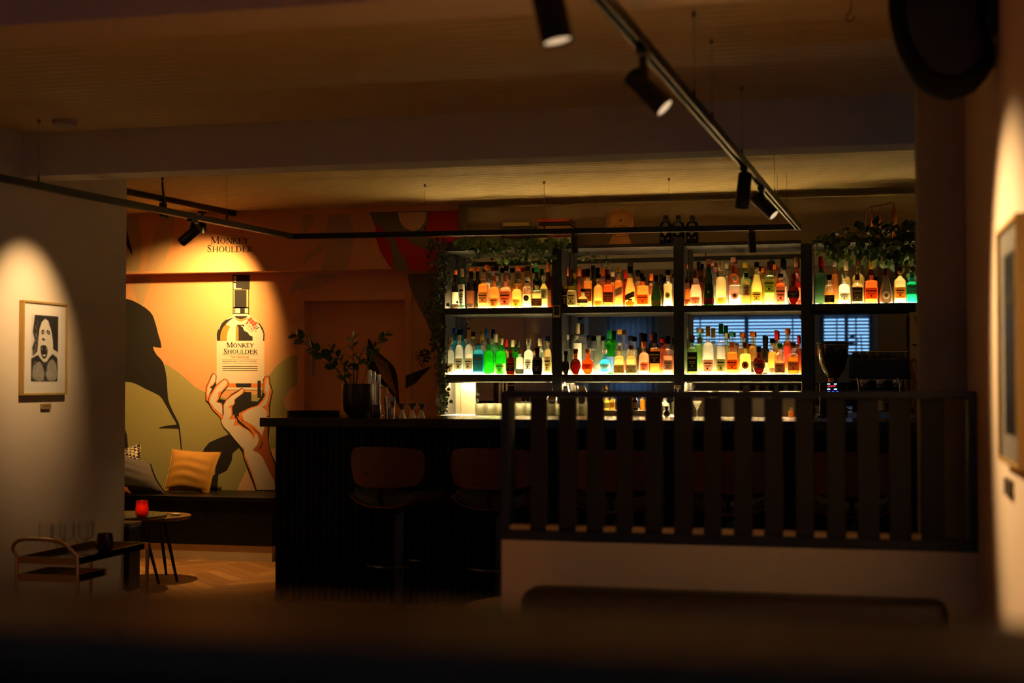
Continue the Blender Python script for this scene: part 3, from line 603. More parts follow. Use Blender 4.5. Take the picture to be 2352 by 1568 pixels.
U2_ = [
 (1298,17,657,0,'shaker','dark',0,'yellow','black','f','dark squat bottle with yellow lid'),
 (1313,25,657,0,'shaker','pale',.9,'yellow','white','f','squat bottle with white lettered label'),
 (1302,17,615,2,'std','brown',.7,'+orange','','','brown bottle with orange capsule'),
 (1320,14,627,1,'std','olive',0,'gold','','','narrow dark bottle with gold cap'),
 (1330,19,614,2,'round','deep',.9,'+orange','','','round reddish bottle, orange capsule'),
 (1339,26,663,0,'round','pale',.85,'black','brown','l','squat round bottle, brown label'),
 (1350,21,617,1,'tall','amber',.85,'+black','brown','m','amber bottle with tall black cap'),
 (1362,18,610,2,'std','dark',0,'black','','','black capped bottle at the back'),
 (1374,23,629,1,'wide','amber',.8,'black','olive','b','amber bottle with olive base label'),
 (1384,18,614,2,'std','deep',.8,'+orange','','','red brown bottle, orange capsule'),
 (1397,23,630,1,'square','deep',.9,'black','brown','m','deep orange square bottle'),
 (1407,18,624,2,'std','amber',.8,'white','','','amber bottle with white top'),
 (1421,21,613,1,'std','amber',.75,'gold','grey','s','bottle with slanted grey label'),
 (1436,14,622,2,'std','red',.9,'+red','','','bottle with red capsule'),
 (1447,25,611,1,'slope','gold',.8,'black','black','s','tapered bottle with slanted black label'),
 (1447,20,686,0,'flask','orange',.9,'brown','','','miniature orange flask'),
 (1465,17,623,2,'std','amber',.6,'black','','','amber bottle behind wide square one'),
 (1477,30,636,1,'box','orange',.95,'black','orange','l','wide square bright orange bottle'),
 (1496,17,628,2,'std','pink',.7,'+orange','pink','l','pink bottle with orange capsule'),
 (1507,28,632,0,'tear','olive',0,'+black','yellow','b','dark green bottle with yellow label'),
 (1518,17,630,2,'tall','dark',0,'black','','','black topped bottle at the back'),
 (1534,23,620,1,'bulb','pale',.7,'black','olive','d','pale bottle with round medallion'),
]
U3_ = [
 (1579,17,640,1,'slope','orange',.7,'brown','pink','l','orange bottle beside the pillar'),
 (1577,14,607,2,'std','brown',.8,'orange','','','brown bottle beside the pillar'),
 (1598,29,622,1,'slope','rose',.75,'+brown','pink','l','rose bottle with brown capsule'),
 (1605,19,601,2,'tall','brown',.6,'black','','','tall brown bottle, black stopper'),
 (1628,27,595,0,'tear','champ',.5,'pink','red','b','green teardrop bottle with round seal'),
 (1637,16,598,2,'std','clear',.5,'pink','','','clear bottle behind green teardrop'),
 (1656,27,600,1,'wide','pale',.8,'+cream','yellow','b','clear rounded bottle, yellow base label'),
 (1669,17,605,2,'std','clear',.8,'cream','','','clear bottle with cream capsule'),
 (1684,30,590,2,'wide','deep',.9,'pink','','','large round shouldered red brown bottle'),
 (1688,34,634,1,'box','white',.4,'white','pink','d','wide white square bottle'),
 (1712,25,603,2,'std','lime',.9,'yellow','green','h','pale green bottle with yellow cap'),
 (1714,19,627,1,'tall','orange',.7,'black','grey','h','half full slim orange bottle'),
 (1738,27,602,1,'slope','yellow',.8,'black','yellow','m','yellow tapered bottle, black cap'),
 (1752,14,614,2,'std','gold',.8,'orange','','','thin bottle with orange cap'),
 (1767,26,601,1,'square','lime',.6,'+brown','yellow','h','bottle with green fruit label'),
 (1779,15,607,2,'std','pink',.8,'orange','','','pink bottle with orange cap'),
 (1793,24,628,1,'square','deep',.85,'black','white','f','square bottle with tall white label'),
 (1798,22,592,2,'std','clear',.5,'+black','','','tall clear bottle, black capsule'),
 (1829,22,590,2,'wide','red',.6,'+wood','pink','m','pink red bottle with wooden stopper'),
 (1822,29,628,0,'round','brown',.9,'+brown','black','l','round brown bottle, black label'),
]
U4_ = [
 (1885,28,589,1,'wide','wine',0,'+red','','','large dark bottle with red cap'),
 (1905,25,631,0,'wide','amber',.4,'black','black','l','round shouldered bottle, black label'),
 (1917,17,601,2,'tall','amber',.8,'cream','','','amber bottle with cream top'),
 (1943,23,600,2,'wide','yellow',.8,'+cream','','','yellow bottle with cream capsule'),
 (1939,29,628,1,'wide','white',.85,'white','cream','m','glowing white squat bottle'),
 (1971,30,594,2,'bulb','yellow',.85,'brown','','','big domed clear bottle'),
 (1969,27,629,1,'std','gold',.6,'+brown','black','f','golden bottle with narrow black label'),
 (2000,20,597,2,'tall','brown',.9,'+gold','','','red brown bottle with gold capsule'),
 (2001,32,622,1,'box','deep',.9,'brown','orange','m','square red brown liqueur bottle'),
 (2035,31,616,1,'tear','dark',0,'+brown','cream','d','dark bottle with round cream label'),
 (2060,15,602,2,'std','dark',0,'+black','','','slim black bottle at the back'),
 (2067,29,612,1,'std','pale',.85,'brown','orange','m','pale bottle with orange figure label'),
 (2095,27,625,1,'square','teal',.8,'teal','teal','h','teal green square bottle'),
 (2098,18,606,2,'std','clear',.5,'silver','','','clear bottle with silver cap'),
]
L1_ = [
 (1035,19,775,1,'wide','white',.85,'white','cream','l','clear bottle beside the ivy'),
 (1046,18,753,2,'tall','blue',.8,'blue','','','clear bottle with blue top'),
 (1055,20,758,1,'wide','white',.85,'black','cream','m','clear bottle, black cap, cream label'),
 (1077,21,757,1,'wide','white',.85,'+gold','cream','m','clear bottle with gold capsule'),
 (1099,24,778,1,'square','blue',.95,'cork','teal','f','light blue square bottle'),
 (1118,18,754,2,'box','white',.7,'+blue','','','bottle with dark blue capsule'),
 (1123,25,776,1,'wide','green',.95,'grey','','','ribbed bright green bottle'),
 (1138,20,767,2,'std','mint',.8,'+cream','','','pale mint bottle, cream capsule'),
 (1150,27,777,1,'wide','green',.95,'cream','cream','l','bright green bottle with cream label'),
 (1163,15,779,2,'wide','yellow',.9,'+red','','','yellow bottle with red cap'),
 (1177,14,780,2,'std','green',.9,'+cream','','','small green bottle, cream cap'),
 (1173,19,803,0,'square','brown',.95,'copper','brown','m','small brown square bottle'),
 (1194,18,802,0,'square','clear',.85,'copper','grey','b','small clear bottle, dark base label'),
 (1214,24,777,1,'bulb','white',.9,'white','white','m','white waisted bottle'),
 (1241,19,777,2,'std','clear',.6,'+cream','','','bottle with cream capsule'),
 (1234,26,798,0,'wide','black',0,'+black','black','m','opaque black bottle'),
 (1258,19,772,1,'wide','pale',.8,'blue','cream','f','bottle with red creature on cream label'),
]
L2_ = [
 (1300,17,806,0,'round','dark',0,'black','','','small dark bottle beside the pillar'),
 (1303,20,768,2,'wide','frost',.8,'silver','','','frosted pale green bottle'),
 (1322,25,801,0,'round','brown',.7,'brown','','','dark brown round decanter'),
 (1327,22,742,2,'tall','clear',.4,'+cream','white','f','tall clear bottle with ornate label'),
 (1350,29,801,0,'round','deep',.9,'copper','orange','m','orange brown round bottle'),
 (1353,22,770,2,'wide','clear',.3,'black','grey','m','clear bottle with black cap'),
 (1375,20,770,2,'slope','frost',.7,'grey','','','frosted grey tapered bottle'),
 (1389,36,802,1,'round','blue',.7,'white','cream','m','white round bottle with blue ribbon'),
 (1400,24,757,2,'tall','green',.9,'+green','blue','l','tall bright green bottle'),
 (1422,25,793,0,'flask','pale',.9,'white','tan','l','clear bottle with skull drawing label'),
 (1423,22,756,2,'std','clear',.6,'gold','','','clear bottle with gold collar'),
 (1450,28,793,0,'flask','pale',.9,'brown','silver','l','clear bottle with scribbled label'),
 (1448,26,771,2,'wide','clear',.8,'black','red','m','clear bottle with red patch, black cap'),
 (1473,22,764,2,'wide','dark',0,'+black','','','dark brown rounded bottle'),
 (1479,25,784,1,'wide','rose',.8,'copper','pink','m','rose bottle with pink label'),
 (1497,17,762,2,'tall','dark',0,'+brown','brown','m','dark bottle with white script'),
 (1504,24,770,1,'square','orange',.8,'+black','black','h','orange bottle with bird label'),
 (1534,24,771,1,'wide','rose',.6,'+black','grey','m','rose brown bottle, black cap'),
 (1521,16,776,2,'std','deep',.9,'red','','','dark red bottle with red cap'),
]
L3_ = [
 (1578,13,752,2,'tall','frost',.8,'+grey','','','pale frosted bottle beside the pillar'),
 (1590,22,770,0,'square','lime',.6,'brown','black','f','square bottle with dark label'),
 (1605,24,752,2,'wide','lime',.7,'white','','','ribbed pale green bottle, white cap'),
 (1626,30,749,1,'wide','white',.9,'+yellow','pink','l','clear bottle with arched pink label'),
 (1656,24,743,1,'wide','white',.7,'+green','olive','l','clear bottle, green collar, olive label'),
 (1668,14,764,2,'std','yellow',.8,'cream','','','small bottle with cream cap'),
 (1680,19,761,2,'bulb','white',.7,'teal','','','clear bottle with teal cap'),
 (1682,26,785,1,'square','orange',.9,'pink','orange','m','orange bottle with shield label'),
 (1704,20,763,2,'bulb','gold',.7,'copper','','','golden bottle with copper cap'),
 (1712,28,786,1,'flask','yellow',.9,'brown','brown','d','yellow bottle with round dark seal'),
 (1728,22,761,2,'wide','gold',.8,'orange','black','l','gold bottle with orange cap'),
 (1743,31,795,0,'round','brown',.9,'+black','tan','l','round brown jug with cream label'),
 (1756,19,770,2,'wide','dark',0,'+black','pink','l','black bottle with pink base label'),
 (1774,22,777,1,'wide','gold',.7,'black','grey','b','golden bottle with narrow grey label'),
 (1783,18,758,2,'std','gold',.7,'+red','','','bottle with bright red capsule'),
 (1791,27,788,0,'std','rose',.5,'green','grey','l','rounded bottle with green cap'),
 (1808,19,754,2,'tall','orange',.8,'orange','red','h','orange bottle with red collar'),
 (1822,26,786,0,'flask','orange',.6,'brown','silver','m','half full orange bottle'),
 (1834,14,770,2,'std','deep',.8,'+red','','','bottle with dark red cap'),
]
ORD = ['first','second','third','fourth','fifth','sixth','seventh','eighth','ninth','tenth','eleventh','twelfth']
_lab = set(); BOT = {}
for tbl, shelf, bay, z0 in ((U_,'upper','first bay',z2t),(U2_,'upper','second bay',z2t),(U3_,'upper','third bay',z2t),(U4_,'upper','fourth bay',z2t),(L1_,'lower','first bay',z1t),(L2_,'lower','second bay',z1t),(L3_,'lower','third bay',z1t)):
    last = {}
    for r in sorted(tbl, key=lambda r: r[0]):
        px, w, top, row = r[:4]; Yr = {0: 10.222, 1: 10.286, 2: 10.385}[row]
        t_ = bottle(*r[:10], '%s, %s shelf, %s from left' % (r[10], shelf, bay), shelf, z0)
        t_[0]['group'] = 'liquor bottles on the %s back bar shelf' % shelf; BOT[(shelf, bay, px)] = t_
        assert t_[0]['label'] not in _lab, t_[0]['label']; _lab.add(t_[0]['label'])
def btxt(key, s, hc, hh, wd, colr, zoff=.0022):
    t, p, n, asp, base, R = BOT[key]; r = prof_r(p, hc)
    text_mesh('lettering', s, Vector(base)+Vector((0, -(r*asp+zoff), hc)), hh, wd, paper('ink '+colr, dict(dark=(.03,.02,.012), light=(.5,.45,.4), red=(.6,.05,.02), blue=(.05,.12,.5), green=(.1,.35,.05))[colr], .1), t)
b = BOT[('upper','second bay',1313)]; btxt(('upper','second bay',1313), 'RYE', .072, .014, .045, 'dark'); btxt(('upper','second bay',1313), 'RYE', .025, .014, .045, 'dark')
btxt(('lower','first bay',1234), 'BULLDOG', .11, .009, .052, 'light')
for k in (1422, 1450): btxt(('lower','second bay',k), 'ESPOLON', .115, .008, .05, 'red')
btxt(('upper','third bay',1767), 'BARSOL', .165, .008, .05, 'green'); btxt(('upper','third bay',1793), 'RED', .13, .008, .03, 'red')
# small extras painted on single bottles
def extra(key, fn): t, p, n, asp, base, R = BOT[key]; fn(t, p, n, asp, base, R)
extra(('lower','second bay',1389), lambda t,p,n,asp,b,R: band(p, n, asp, b, .150, .168, -180, 180, .0016, 16, 1).build('ribbon', paper('ribbon blue', (.03,.12,.5), .2), t, label='blue ribbon round the neck'))
extra(('upper','third bay',1628), lambda t,p,n,asp,b,R: disc_patch(p, n, asp, b, .095, .011, .004, 12).build('seal', paper('seal bronze', (.4,.25,.12), .1), t))
extra(('lower','third bay',1656), lambda t,p,n,asp,b,R: band(p, n, asp, b, .29, .31, -180, 180, .004, 14, 1).build('neck_band', paper('band green', (.02,.3,.03), .2), t))
extra(('upper','fourth bay',1971), lambda t,p,n,asp,b,R: MB().lathe([(.004,.20),(.006,.24),(.004,.26)], (b[0], b[1]-.03, b[2]), 8).build('inner_rod', BLACK, t))
# ================================================================ BAR COUNTER
CT = 1.12; YBF = 8.22
ba0 = PY(632, 1375, YBF).x; bt0 = PY(596, 957, 8.10).x; bx1 = 2.2
bar_ = thing('bar_counter', 'long black bar counter with fluted front', 'bar counter')
bevel(MB().box((bt0, 8.10, CT-.055), (bx1, 8.92, CT)).build('countertop', mat('dark oiled countertop', (.022,.016,.012), .22, coat=.3), bar_), .004)
FL = mat('black fluted front', (.005,.005,.006), .6, spec=.25)
MB().box((ba0, YBF+.02, .02), (bx1, 8.75, CT-.056)).build('body', FL, bar_)
n_ = 0; x = ba0; sw = .042
o = MB().add([(0,YBF+.021,.0),(.006,YBF+.004,0),(sw-.012,YBF+.004,0),(sw-.006,YBF+.021,0),(0,YBF+.021,CT-.058),(.006,YBF+.004,CT-.058),(sw-.012,YBF+.004,CT-.058),(sw-.006,YBF+.021,CT-.058)], [(0,1,5,4),(1,2,6,5),(2,3,7,6),(0,3,2,1),(4,5,6,7)]).build('slat', FL, bar_)
o.location.x = x; me = o.data
while x < 1.6: 
    x += sw; o = bpy.data.objects.new('slat', me); C.objects.link(o); o.parent = bar_; o.location = (x, 0, 0)
y = YBF+.03
o = MB().box((ba0-.012, 0, .0), (ba0+.0005, sw-.008, CT-.058)).build('end_slat', FL, bar_); o.location.y = y; me = o.data
while y < 8.68:
    y += sw; o = bpy.data.objects.new('end_slat', me); C.objects.link(o); o.parent = bar_; o.location = (0, y, 0)
# items on the bar top
c = PY(720, 955, 8.45); sc_ = .0026
t = thing('tray', 'stack of flat black round trays at the left bar end', 'tray', (c.x, 8.45, CT), 'bar trays')
for k in range(3): MB().lathe([(.155,0),(.165,.002),(.168,.011),(.162,.011),(.158,.004)], (c.x, 8.45, CT+.0005+k*.0125), 36).build('tray_layer', BLACK, t, smooth=True)
# plant pot
pc = PY(822, 955, 8.55); pr = (PY(858,900,8.55)-PY(786,900,8.55)).length/2; ph = PY(822, 881, 8.55).z-CT
t = thing('potted_plant', 'leafy green plant in dark bronze bowl shaped pot on bar', 'plant', (pc.x, 8.55, CT))
B_ = (pc.x, 8.55, CT)
MB().lathe([(pr*.62,0),(pr*.86,ph*.15),(pr*.98,ph*.4),(pr*1.0,ph*.65),(pr*.94,ph),(pr*.86,ph),(pr*.86,ph-.02),(.001,ph-.02)], B_, 32).build('pot', mat('dark bronze glaze', (.035,.018,.008), .35, .3, noise=.4, nscale=12), t, smooth=True)
MB().lathe([(pr*.86,ph-.021),(pr*.5,ph-.014),(.001,ph-.012)], B_, 20, caps=False).build('soil', mat('soil', (.02,.013,.008), .9), t)
LEAF = mat('dark glossy leaf', (.03,.11,.035), .35, noise=.3, nscale=9)
def leaf_mesh(L, Wd, curl=.15, nm='leaf', m=LEAF):
    mb = MB(); n = 6; vs = []; fs = []
    for i in range(n+1):
        tt = i/n; w_ = Wd/2*math.sin(PI*min(1, tt*.93+.07))**.8*(1 if 0 < i < n else .08); z_ = -curl*L*tt*tt
        vs += [(-w_, L*tt, z_+.15*w_), (0, L*tt, z_), (w_, L*tt, z_+.15*w_)]
    for i in range(n): a = 3*i; fs += [(a, a+1, a+4, a+3), (a+1, a+2, a+5, a+4)]
    mb.add(vs, fs); o = mb.build(nm, m); me = o.data; bpy.data.objects.remove(o); me.polygons.foreach_set('use_smooth', [True]*len(me.polygons)); return me
def put_leaf(me, pos, dirv, roll, parent, s=1.0, nm='leaf'):
    d = Vector(dirv).normalized(); q = d.to_track_quat('Y', 'Z'); o = bpy.data.objects.new(nm, me); C.objects.link(o); o.parent = parent
    o.matrix_parent_inverse.identity(); M = Matrix.Translation(Vector(pos)-wloc(parent)) @ q.to_matrix().to_4x4() @ Matrix.Rotation(roll, 4, 'Y') @ Matrix.Scale(s, 4)
    o.matrix_local = M; return o
zl = leaf_mesh(.072, .050)
def stem(pts_px, Yp, par, r=.005, leaves=0, s0=.35, m=None, ls=1.0, dens=1):
    P_ = [PY(x, y, yy) for (x, y), yy in zip(pts_px, Yp)]; P_ = [Vector(p) for p in smooth_pts([tuple(p) for p in P_], 5, False)]
    MB().tube(P_, r, 6, r*.4).build('stem', m or LEAF, par)
    n = len(P_)
    for k in range(leaves):
        tt = s0+(1-s0)*(k+.5)/leaves; i = min(n-2, int(tt*(n-1))); d = (P_[i+1]-P_[i]).normalized(); side = 1 if k % 2 else -1
        sd = d.cross(Vector((0,-1,.2))).normalized()*side
        put_leaf(zl, P_[i], d*.75+sd*.8+Vector((0,random.uniform(-.3,.3),.1)), random.uniform(-.6,.6)+side*.5, par, ls*random.uniform(.75,1.1))
    put_leaf(zl, P_[-1], (P_[-1]-P_[-2]), 0, par, ls*.8)
stem([(800,884),(775,850),(745,820),(705,790),(680,769)], (8.55,8.53,8.5,8.48,8.46), t, leaves=22, s0=.3, ls=.95)
stem([(806,884),(800,855),(780,825),(762,800)], (8.57,8.58,8.6,8.6), t, leaves=8, s0=.35, ls=.75)
stem([(812,884),(812,850),(811,812),(811,775)], (8.55,8.5,8.5,8.5), t, leaves=8, s0=.4, ls=.8)
stem([(818,884),(822,850),(828,815),(840,800)], (8.52,8.5,8.48,8.48), t, leaves=6, s0=.3, ls=.8)
stem([(832,884),(845,840),(862,795),(888,766)], (8.58,8.6,8.65,8.7), t, leaves=12, s0=.35, ls=.75)
stem([(795,884),(790,865),(800,845)], (8.5,8.45,8.42), t, leaves=4, s0=.3, ls=.8)
# candle glass on bar
def candle(c, h, r, label, gm, lit=False, nm='candle_holder'):
    t = thing(nm, label, 'candle holder', c)
    MB().lathe([(r*.7,0),(r*.95,h*.12),(r,h*.45),(r*.86,h),(r*.80,h),(r*.92,h*.45),(r*.85,h*.15),(.001,h*.13)], c, 24, caps=False).build('glass_cup', gm, t, smooth=True)
    MB().lathe([(r*.5,h*.14),(r*.5,h*.35),(r*.05,h*.36)], c, 16).build('candle', mat('wax', (.8,.6,.4), .5), t, smooth=True)
    if lit:
        MB().lathe([(.001,h*.38),(.006,h*.42),(.003,h*.5),(.0005,h*.56)], c, 10, caps=False).build('flame', emis('flame', (1,.45,.1), 8), t, smooth=True)
    return t
c = PY(863, 957, 8.42); candle((c.x, 8.42, CT), .075, .036, 'dark red glass candle holder beside the plant pot', mat('dark red glass', (.06,.004,.004), .15))
# beer tap tower: three steel columns
c = PY(866, 940, 8.75); t = thing('tap_tower', 'polished steel beer tap with tall column and spout on bar', 'beer tap', (c.x, 8.75, CT))
ht = PY(852, 850, 8.75).z-CT
for dx, hh, r in ((-.05, ht, .011), (-.022, ht-.01, .013), (0.012, ht-.03, .011)): MB().lathe([(r,0),(r,hh),(r*.6,hh+.004)], (c.x+dx, 8.75, CT), 16).build('column', STEEL, t, smooth=True)
MB().tube([(c.x+.012, 8.75, CT+ht*.62), (c.x+.075, 8.72, CT+ht*.62), (c.x+.08, 8.72, CT+ht*.60), (c.x+.08, 8.72, CT+ht*.42)], .006, 10).build('spout', STEEL, t, smooth=True)
MB().lathe([(.06,0),(.06,.004),(.03,.008)], (c.x-.02, 8.75, CT), 24).build('foot', STEEL, t, smooth=True)
def shaker(c, h, r, label, grp=None):
    t = thing('cocktail_shaker', label, 'cocktail shaker', c, grp)
    MB().lathe([(r*.72,0),(r*.78,.004),(r,h*.62)], c, 24).build('base_cup', STEEL, t, smooth=True)
    MB().lathe([(r*.97,h*.58),(r,h*.60),(r*.98,h*.82),(r*.6,h*.97),(r*.55,h)], c, 24).build('top_cup', STEEL, t, smooth=True); return t
c = PY(895, 957, 8.40); hh = PY(895, 911, 8.4).z-CT
t = thing('shaker_tin', 'tall tapered steel shaker tin on bar beside jiggers', 'shaker tin', (c.x, 8.4, CT)); r = (PY(907,911,8.4)-PY(882,911,8.4)).length/2
MB().lathe([(r*.78,0),(r*.8,.003),(r,hh),(r*1.03,hh),(r*.97,hh-.002),(r*.76,.008),(.001,.008)], (c.x, 8.4, CT), 28, caps=False).build('cup', STEEL, t, smooth=True)
hj = PY(925, 926, 8.35).z-CT
for i, (px, wd) in enumerate(((924,'left'),(947,'middle'),(968,'right'))):
    c = PY(px, 957, 8.35); t = thing('jigger', 'double ended steel jigger on the bar, %s of three' % wd, 'jigger', (c.x, 8.35, CT), 'jiggers on the bar')
    MB().lathe([(.024,0),(.007,hj*.5),(.028,hj)], (c.x, 8.35, CT), 24, caps=False).build('cups', CHROME, t, smooth=True)
    MB().lathe([(.0085,hj*.47),(.0085,hj*.53)], (c.x, 8.35, CT), 16).build('waist_ring', CHROME, t, smooth=True)
# ================================================================ ON THE BACK COUNTER
GLS = glass_like('clear tumbler glass', (.93,.93,.86), .80, .10)
k = 0; zg = BC+.0003
rg = .034; hg = .088
gl_src = None
NX = 12; x0g = PY(1103, 900, 10.05).x
for j in range(3):
    for i in range(NX):
        c = (x0g+i*.0395*1.85-(.0 if j % 2 else -.03), 9.95+j*.08, zg)
        if gl_src is None:
            gl_src = thing('tumbler', '', 'glass', c)
            prof = [(rg*.88,0),(rg,.02),(rg*1.02,hg),(rg*.95,hg),(rg*.92,.02),(rg*.8,.012),(.001,.012)]
            MB().lathe(prof, c, 20, caps=False).build('glass_wall', GLS, gl_src, smooth=True)
            MB().lathe([(rg*.84,.001),(rg*.84,.011)], c, 14).build('thick_base', glass_like('glass base', (.95,.93,.85), .4, .15), gl_src, smooth=True); g0 = gl_src
        else: g0 = copy_tree(gl_src); g0.location = c
        g0['label'] = 'clear tumbler %s from left in the %s row on the back counter' % (ORD[i], ('front','middle','rear')[j]); g0['group'] = 'tumblers lined up on the back counter'
c = PY(1268, 960, 9.98); shaker((c.x, 9.98, BC), PY(1268, 905, 9.98).z-BC, .038, 'steel cocktail shaker with domed lid behind the railing', 'steel shakers')
c = PY(1337, 960, 9.98); shaker((c.x, 9.98, BC), PY(1337, 886, 9.98).z-BC, .036, 'taller steel cocktail shaker, right of the domed one', 'steel shakers')
c = PY(1300, 960, 10.28); shaker((c.x, 10.28, BC), PY(1300, 886, 10.28).z-BC, .034, 'steel shaker at the rear between the two front shakers', 'steel shakers')
# stacked trays/boxes with small bottles, seen between the slats
def small_bottle(px, y, top, w, shape, col, cap, lab, lt, label, Yr=10.0, z=BC, fill=.8):
    c = PY(px, top, Yr); Ht = c.z-z; R = (PY(px+w/2, top, Yr)-PY(px-w/2, top, Yr)).length/2; base = (c.x, Yr, z)
    t = thing('bottle', label, 'bottle', base, 'small bottles on the back counter'); p, n = profile(shape, R, Ht, R*.4); asp = .8 if n > 2 else 1; hn = Ht*.88
    MB().lathe([q for q in p if q[1] < hn-.002]+[(R*.4, hn)], base, 18, n, asp).build('glass_body', glass_like('bottle glass '+col, tuple(.55+.45*v for v in COL[col]) if col not in ('dark','black') else COL[col], .6, .04), t, smooth=True)
    if col not in ('dark','black'):
        hf = hn*fill; pl = [(r*.9, max(.006, h)) for r, h in p if h < hf and h > .003]+[(prof_r(p, hf)*.9, hf)]; MB().lathe(pl, base, 16, n, asp).build('liquor', glass_like('liquor '+col, COL[col], .35, .02), t, smooth=True)
    MB().lathe([(R*.5, hn-.001), (R*.5, Ht)], base, 12).build('cap', paper('cap '+cap, CAP[cap], .3), t, smooth=True)
    if lab: band(p, n, asp, base, Ht*.15, Ht*.5, -150, -30, .0012).build('paper_label', paper('label '+lab, LAB[lab]), t)
zb = BC
for i, (px, c0, w_) in enumerate(((1400,(.35,.08,.05),.19),(1400,(.5,.5,.6),.18),(1468,(.5,.5,.62),.2),(1468,(.5,.45,.3),.18))):
    c = PY(px, 960, 10.0); z0 = BC+(.0 if i % 2 == 0 else .0225)
    bk = thing('book', ['red brown book at the bottom of the left pile on the back counter','grey book on top of the left pile on the back counter','pale grey book at the bottom of the right pile on the back counter','cream book on top of the right pile on the back counter'][i], 'book', (c.x, 10.0, z0), 'books on the back counter')
    bevel(MB().box((c.x-w_/2, 9.92, z0+.0003), (c.x+w_/2, 10.08, z0+.004)).build('cover', mat('book cover %d' % i, c0, .5), bk), .001, 1)
    MB().box((c.x-w_/2+.003, 9.923, z0+.0042), (c.x+w_/2-.003, 10.075, z0+.018)).build('pages', mat('pages', (.75,.68,.5), .8), bk)
    bevel(MB().box((c.x-w_/2, 9.92, z0+.0182), (c.x+w_/2, 10.08, z0+.022)).build('cover', mat('book cover %d' % i, c0, .5), bk), .001, 1)
zq = BC+.0455
small_bottle(1393, 950, 908, 15, 'wide', 'yellow', 'red', 'white', 'm', 'yellow bitters bottle with red cap on the book pile', z=zq)
small_bottle(1407, 950, 905, 13, 'std', 'gold', 'white', 'cream', 'm', 'golden bitters bottle with white cap on the book pile', z=zq)
small_bottle(1458, 950, 906, 15, 'std', 'dark', 'black', 'cream', 'm', 'dark bitters bottle with cream label on the book pile', z=zq)
small_bottle(1476, 950, 905, 13, 'std', 'amber', 'black', '', '', 'small amber bottle with black cap on the book pile', z=zq)
small_bottle(1531, 965, 933, 16, 'round', 'black', 'black', '', '', 'tiny black round flask between the slats', z=BC)
small_bottle(1527, 965, 907, 24, 'wide', 'white', 'green', 'white', 'm', 'milky clear bottle behind the tiny black flask', Yr=10.15, z=BC)
small_bottle(1817, 965, 935, 15, 'wide', 'amber', 'yellow', '', '', 'small amber bottle with yellow cap near the right end', z=BC)
# boxes & steel pans between the slats
for i, (a, b, top, lab_) in enumerate(((1585,1625,905,'pale steel container behind the fourth stool'),(1652,1688,906,'steel drawer unit with grooved front on the back counter'),(1724,1760,906,'grooved white storage box on the back counter'),(1794,1830,906,'grooved white storage box at the right end of the back counter'))):
    p0 = PY(a-3, 960, 10.2); p1 = PY(b+3, top-10, 10.2)
    bxm = mat('pale steel box %d' % (i % 2), (.55,.50,.42), .45, .2); t = thing('storage_box', lab_, 'box', ((p0.x+p1.x)/2, 10.2, BC), 'storage boxes on the back counter')
    bevel(MB().box((p0.x, 10.2, BC+.0005), (p1.x, 10.42, BC+.17)).build('body', bxm, t), .003)
    nr = 9; wv = (p1.x-p0.x-.01)/nr; mb = MB()
    for k in range(nr): mb.box((p0.x+.005+k*wv+.001, 10.197, BC+.1), (p0.x+.005+(k+1)*wv-.001, 10.1998, BC+.165))
    mb.build('ribbing', bxm, t)
    MB().box((p0.x-.002, 10.195, BC+.171), (p1.x+.002, 10.425, BC+.178)).build('lid', bxm, t)
c = PY(1601, 955, 9.95); t = thing('martini_glass', 'clear stemmed glass between the slats on the back counter', 'glass', (c.x, 9.95, BC))
MB().lathe([(.03,0),(.004,.004),(.0035,.05),(.036,.115),(.035,.115),(.003,.053)], (c.x, 9.95, BC), 24, caps=False).build('glass_wall', GLS, t, smooth=True)
# bowl at the shelf pillar
c = PY(1556, 895, 10.0); t = thing('strainer_cluster', 'silver bar spring strainer beside the middle pillar', 'strainer', (c.x, 10.0, BC+.20))
for k in range(5): MB().lathe([(.0235-k*.0003,0),(.025,.002),(.0235,.004)], (c.x, 10.0, BC+.2+.005*k), 20).build('coil', STEEL, t, smooth=True)
MB().tube([(c.x, 10.0, BC), (c.x, 10.0, BC+.2)], .006).build('stand', STEEL, t)
# ---- coffee grinder
c = PY(1912, 960, 9.95); gx = c.x; t = thing('coffee_grinder', 'black coffee grinder with clear bean hopper and lit display', 'coffee grinder', (gx, 9.95, BC))
zt_, zm_ = PY(1912, 790, 9.95).z, PY(1912, 868, 9.95).z; rh = (PY(1946,800,9.95)-PY(1876,800,9.95)).length/2
MB().lathe([(.03,zm_-BC),(.075,zm_-BC+.07),(rh,zm_-BC+.16),(rh,zt_-BC)], (gx,9.95,BC), 28, caps=False).build('hopper', glass_like('smoky hopper', (.55,.42,.25), .7, .08), t, smooth=True)
MB().lathe([(.028,zm_-BC+.005),(.07,zm_-BC+.07),(rh*.95,zm_-BC+.155),(rh*.95,zt_-BC-.03),(.001,zt_-BC-.028)], (gx,9.95,BC), 24, caps=False).build('beans', mat('coffee beans', (.03,.012,.006), .5, noise=.5, nscale=120, bump=.8), t, smooth=True)
MB().lathe([(rh*1.04,zt_-BC),(rh*1.04,zt_-BC+.012),(rh*.9,zt_-BC+.018)], (gx,9.95,BC), 28).build('hopper_lid', BLACK, t, smooth=True)
MB().lathe([(.026,zm_-BC-.03),(.026,zm_-BC+.006)], (gx,9.95,BC), 20).build('collar', COPPER, t, smooth=True)
bevel(MB().box((gx-.10,9.86,BC+.001), (gx+.10,10.1,BC+.02)).build('foot', BLACK, t), .004)
bevel(MB().box((gx-.085,9.90,BC+.021), (gx+.085,10.09,zm_-.03)).build('body', BLACK, t), .012)
a = PY(1897, 878, 9.897); b = PY(1922, 901, 9.897)
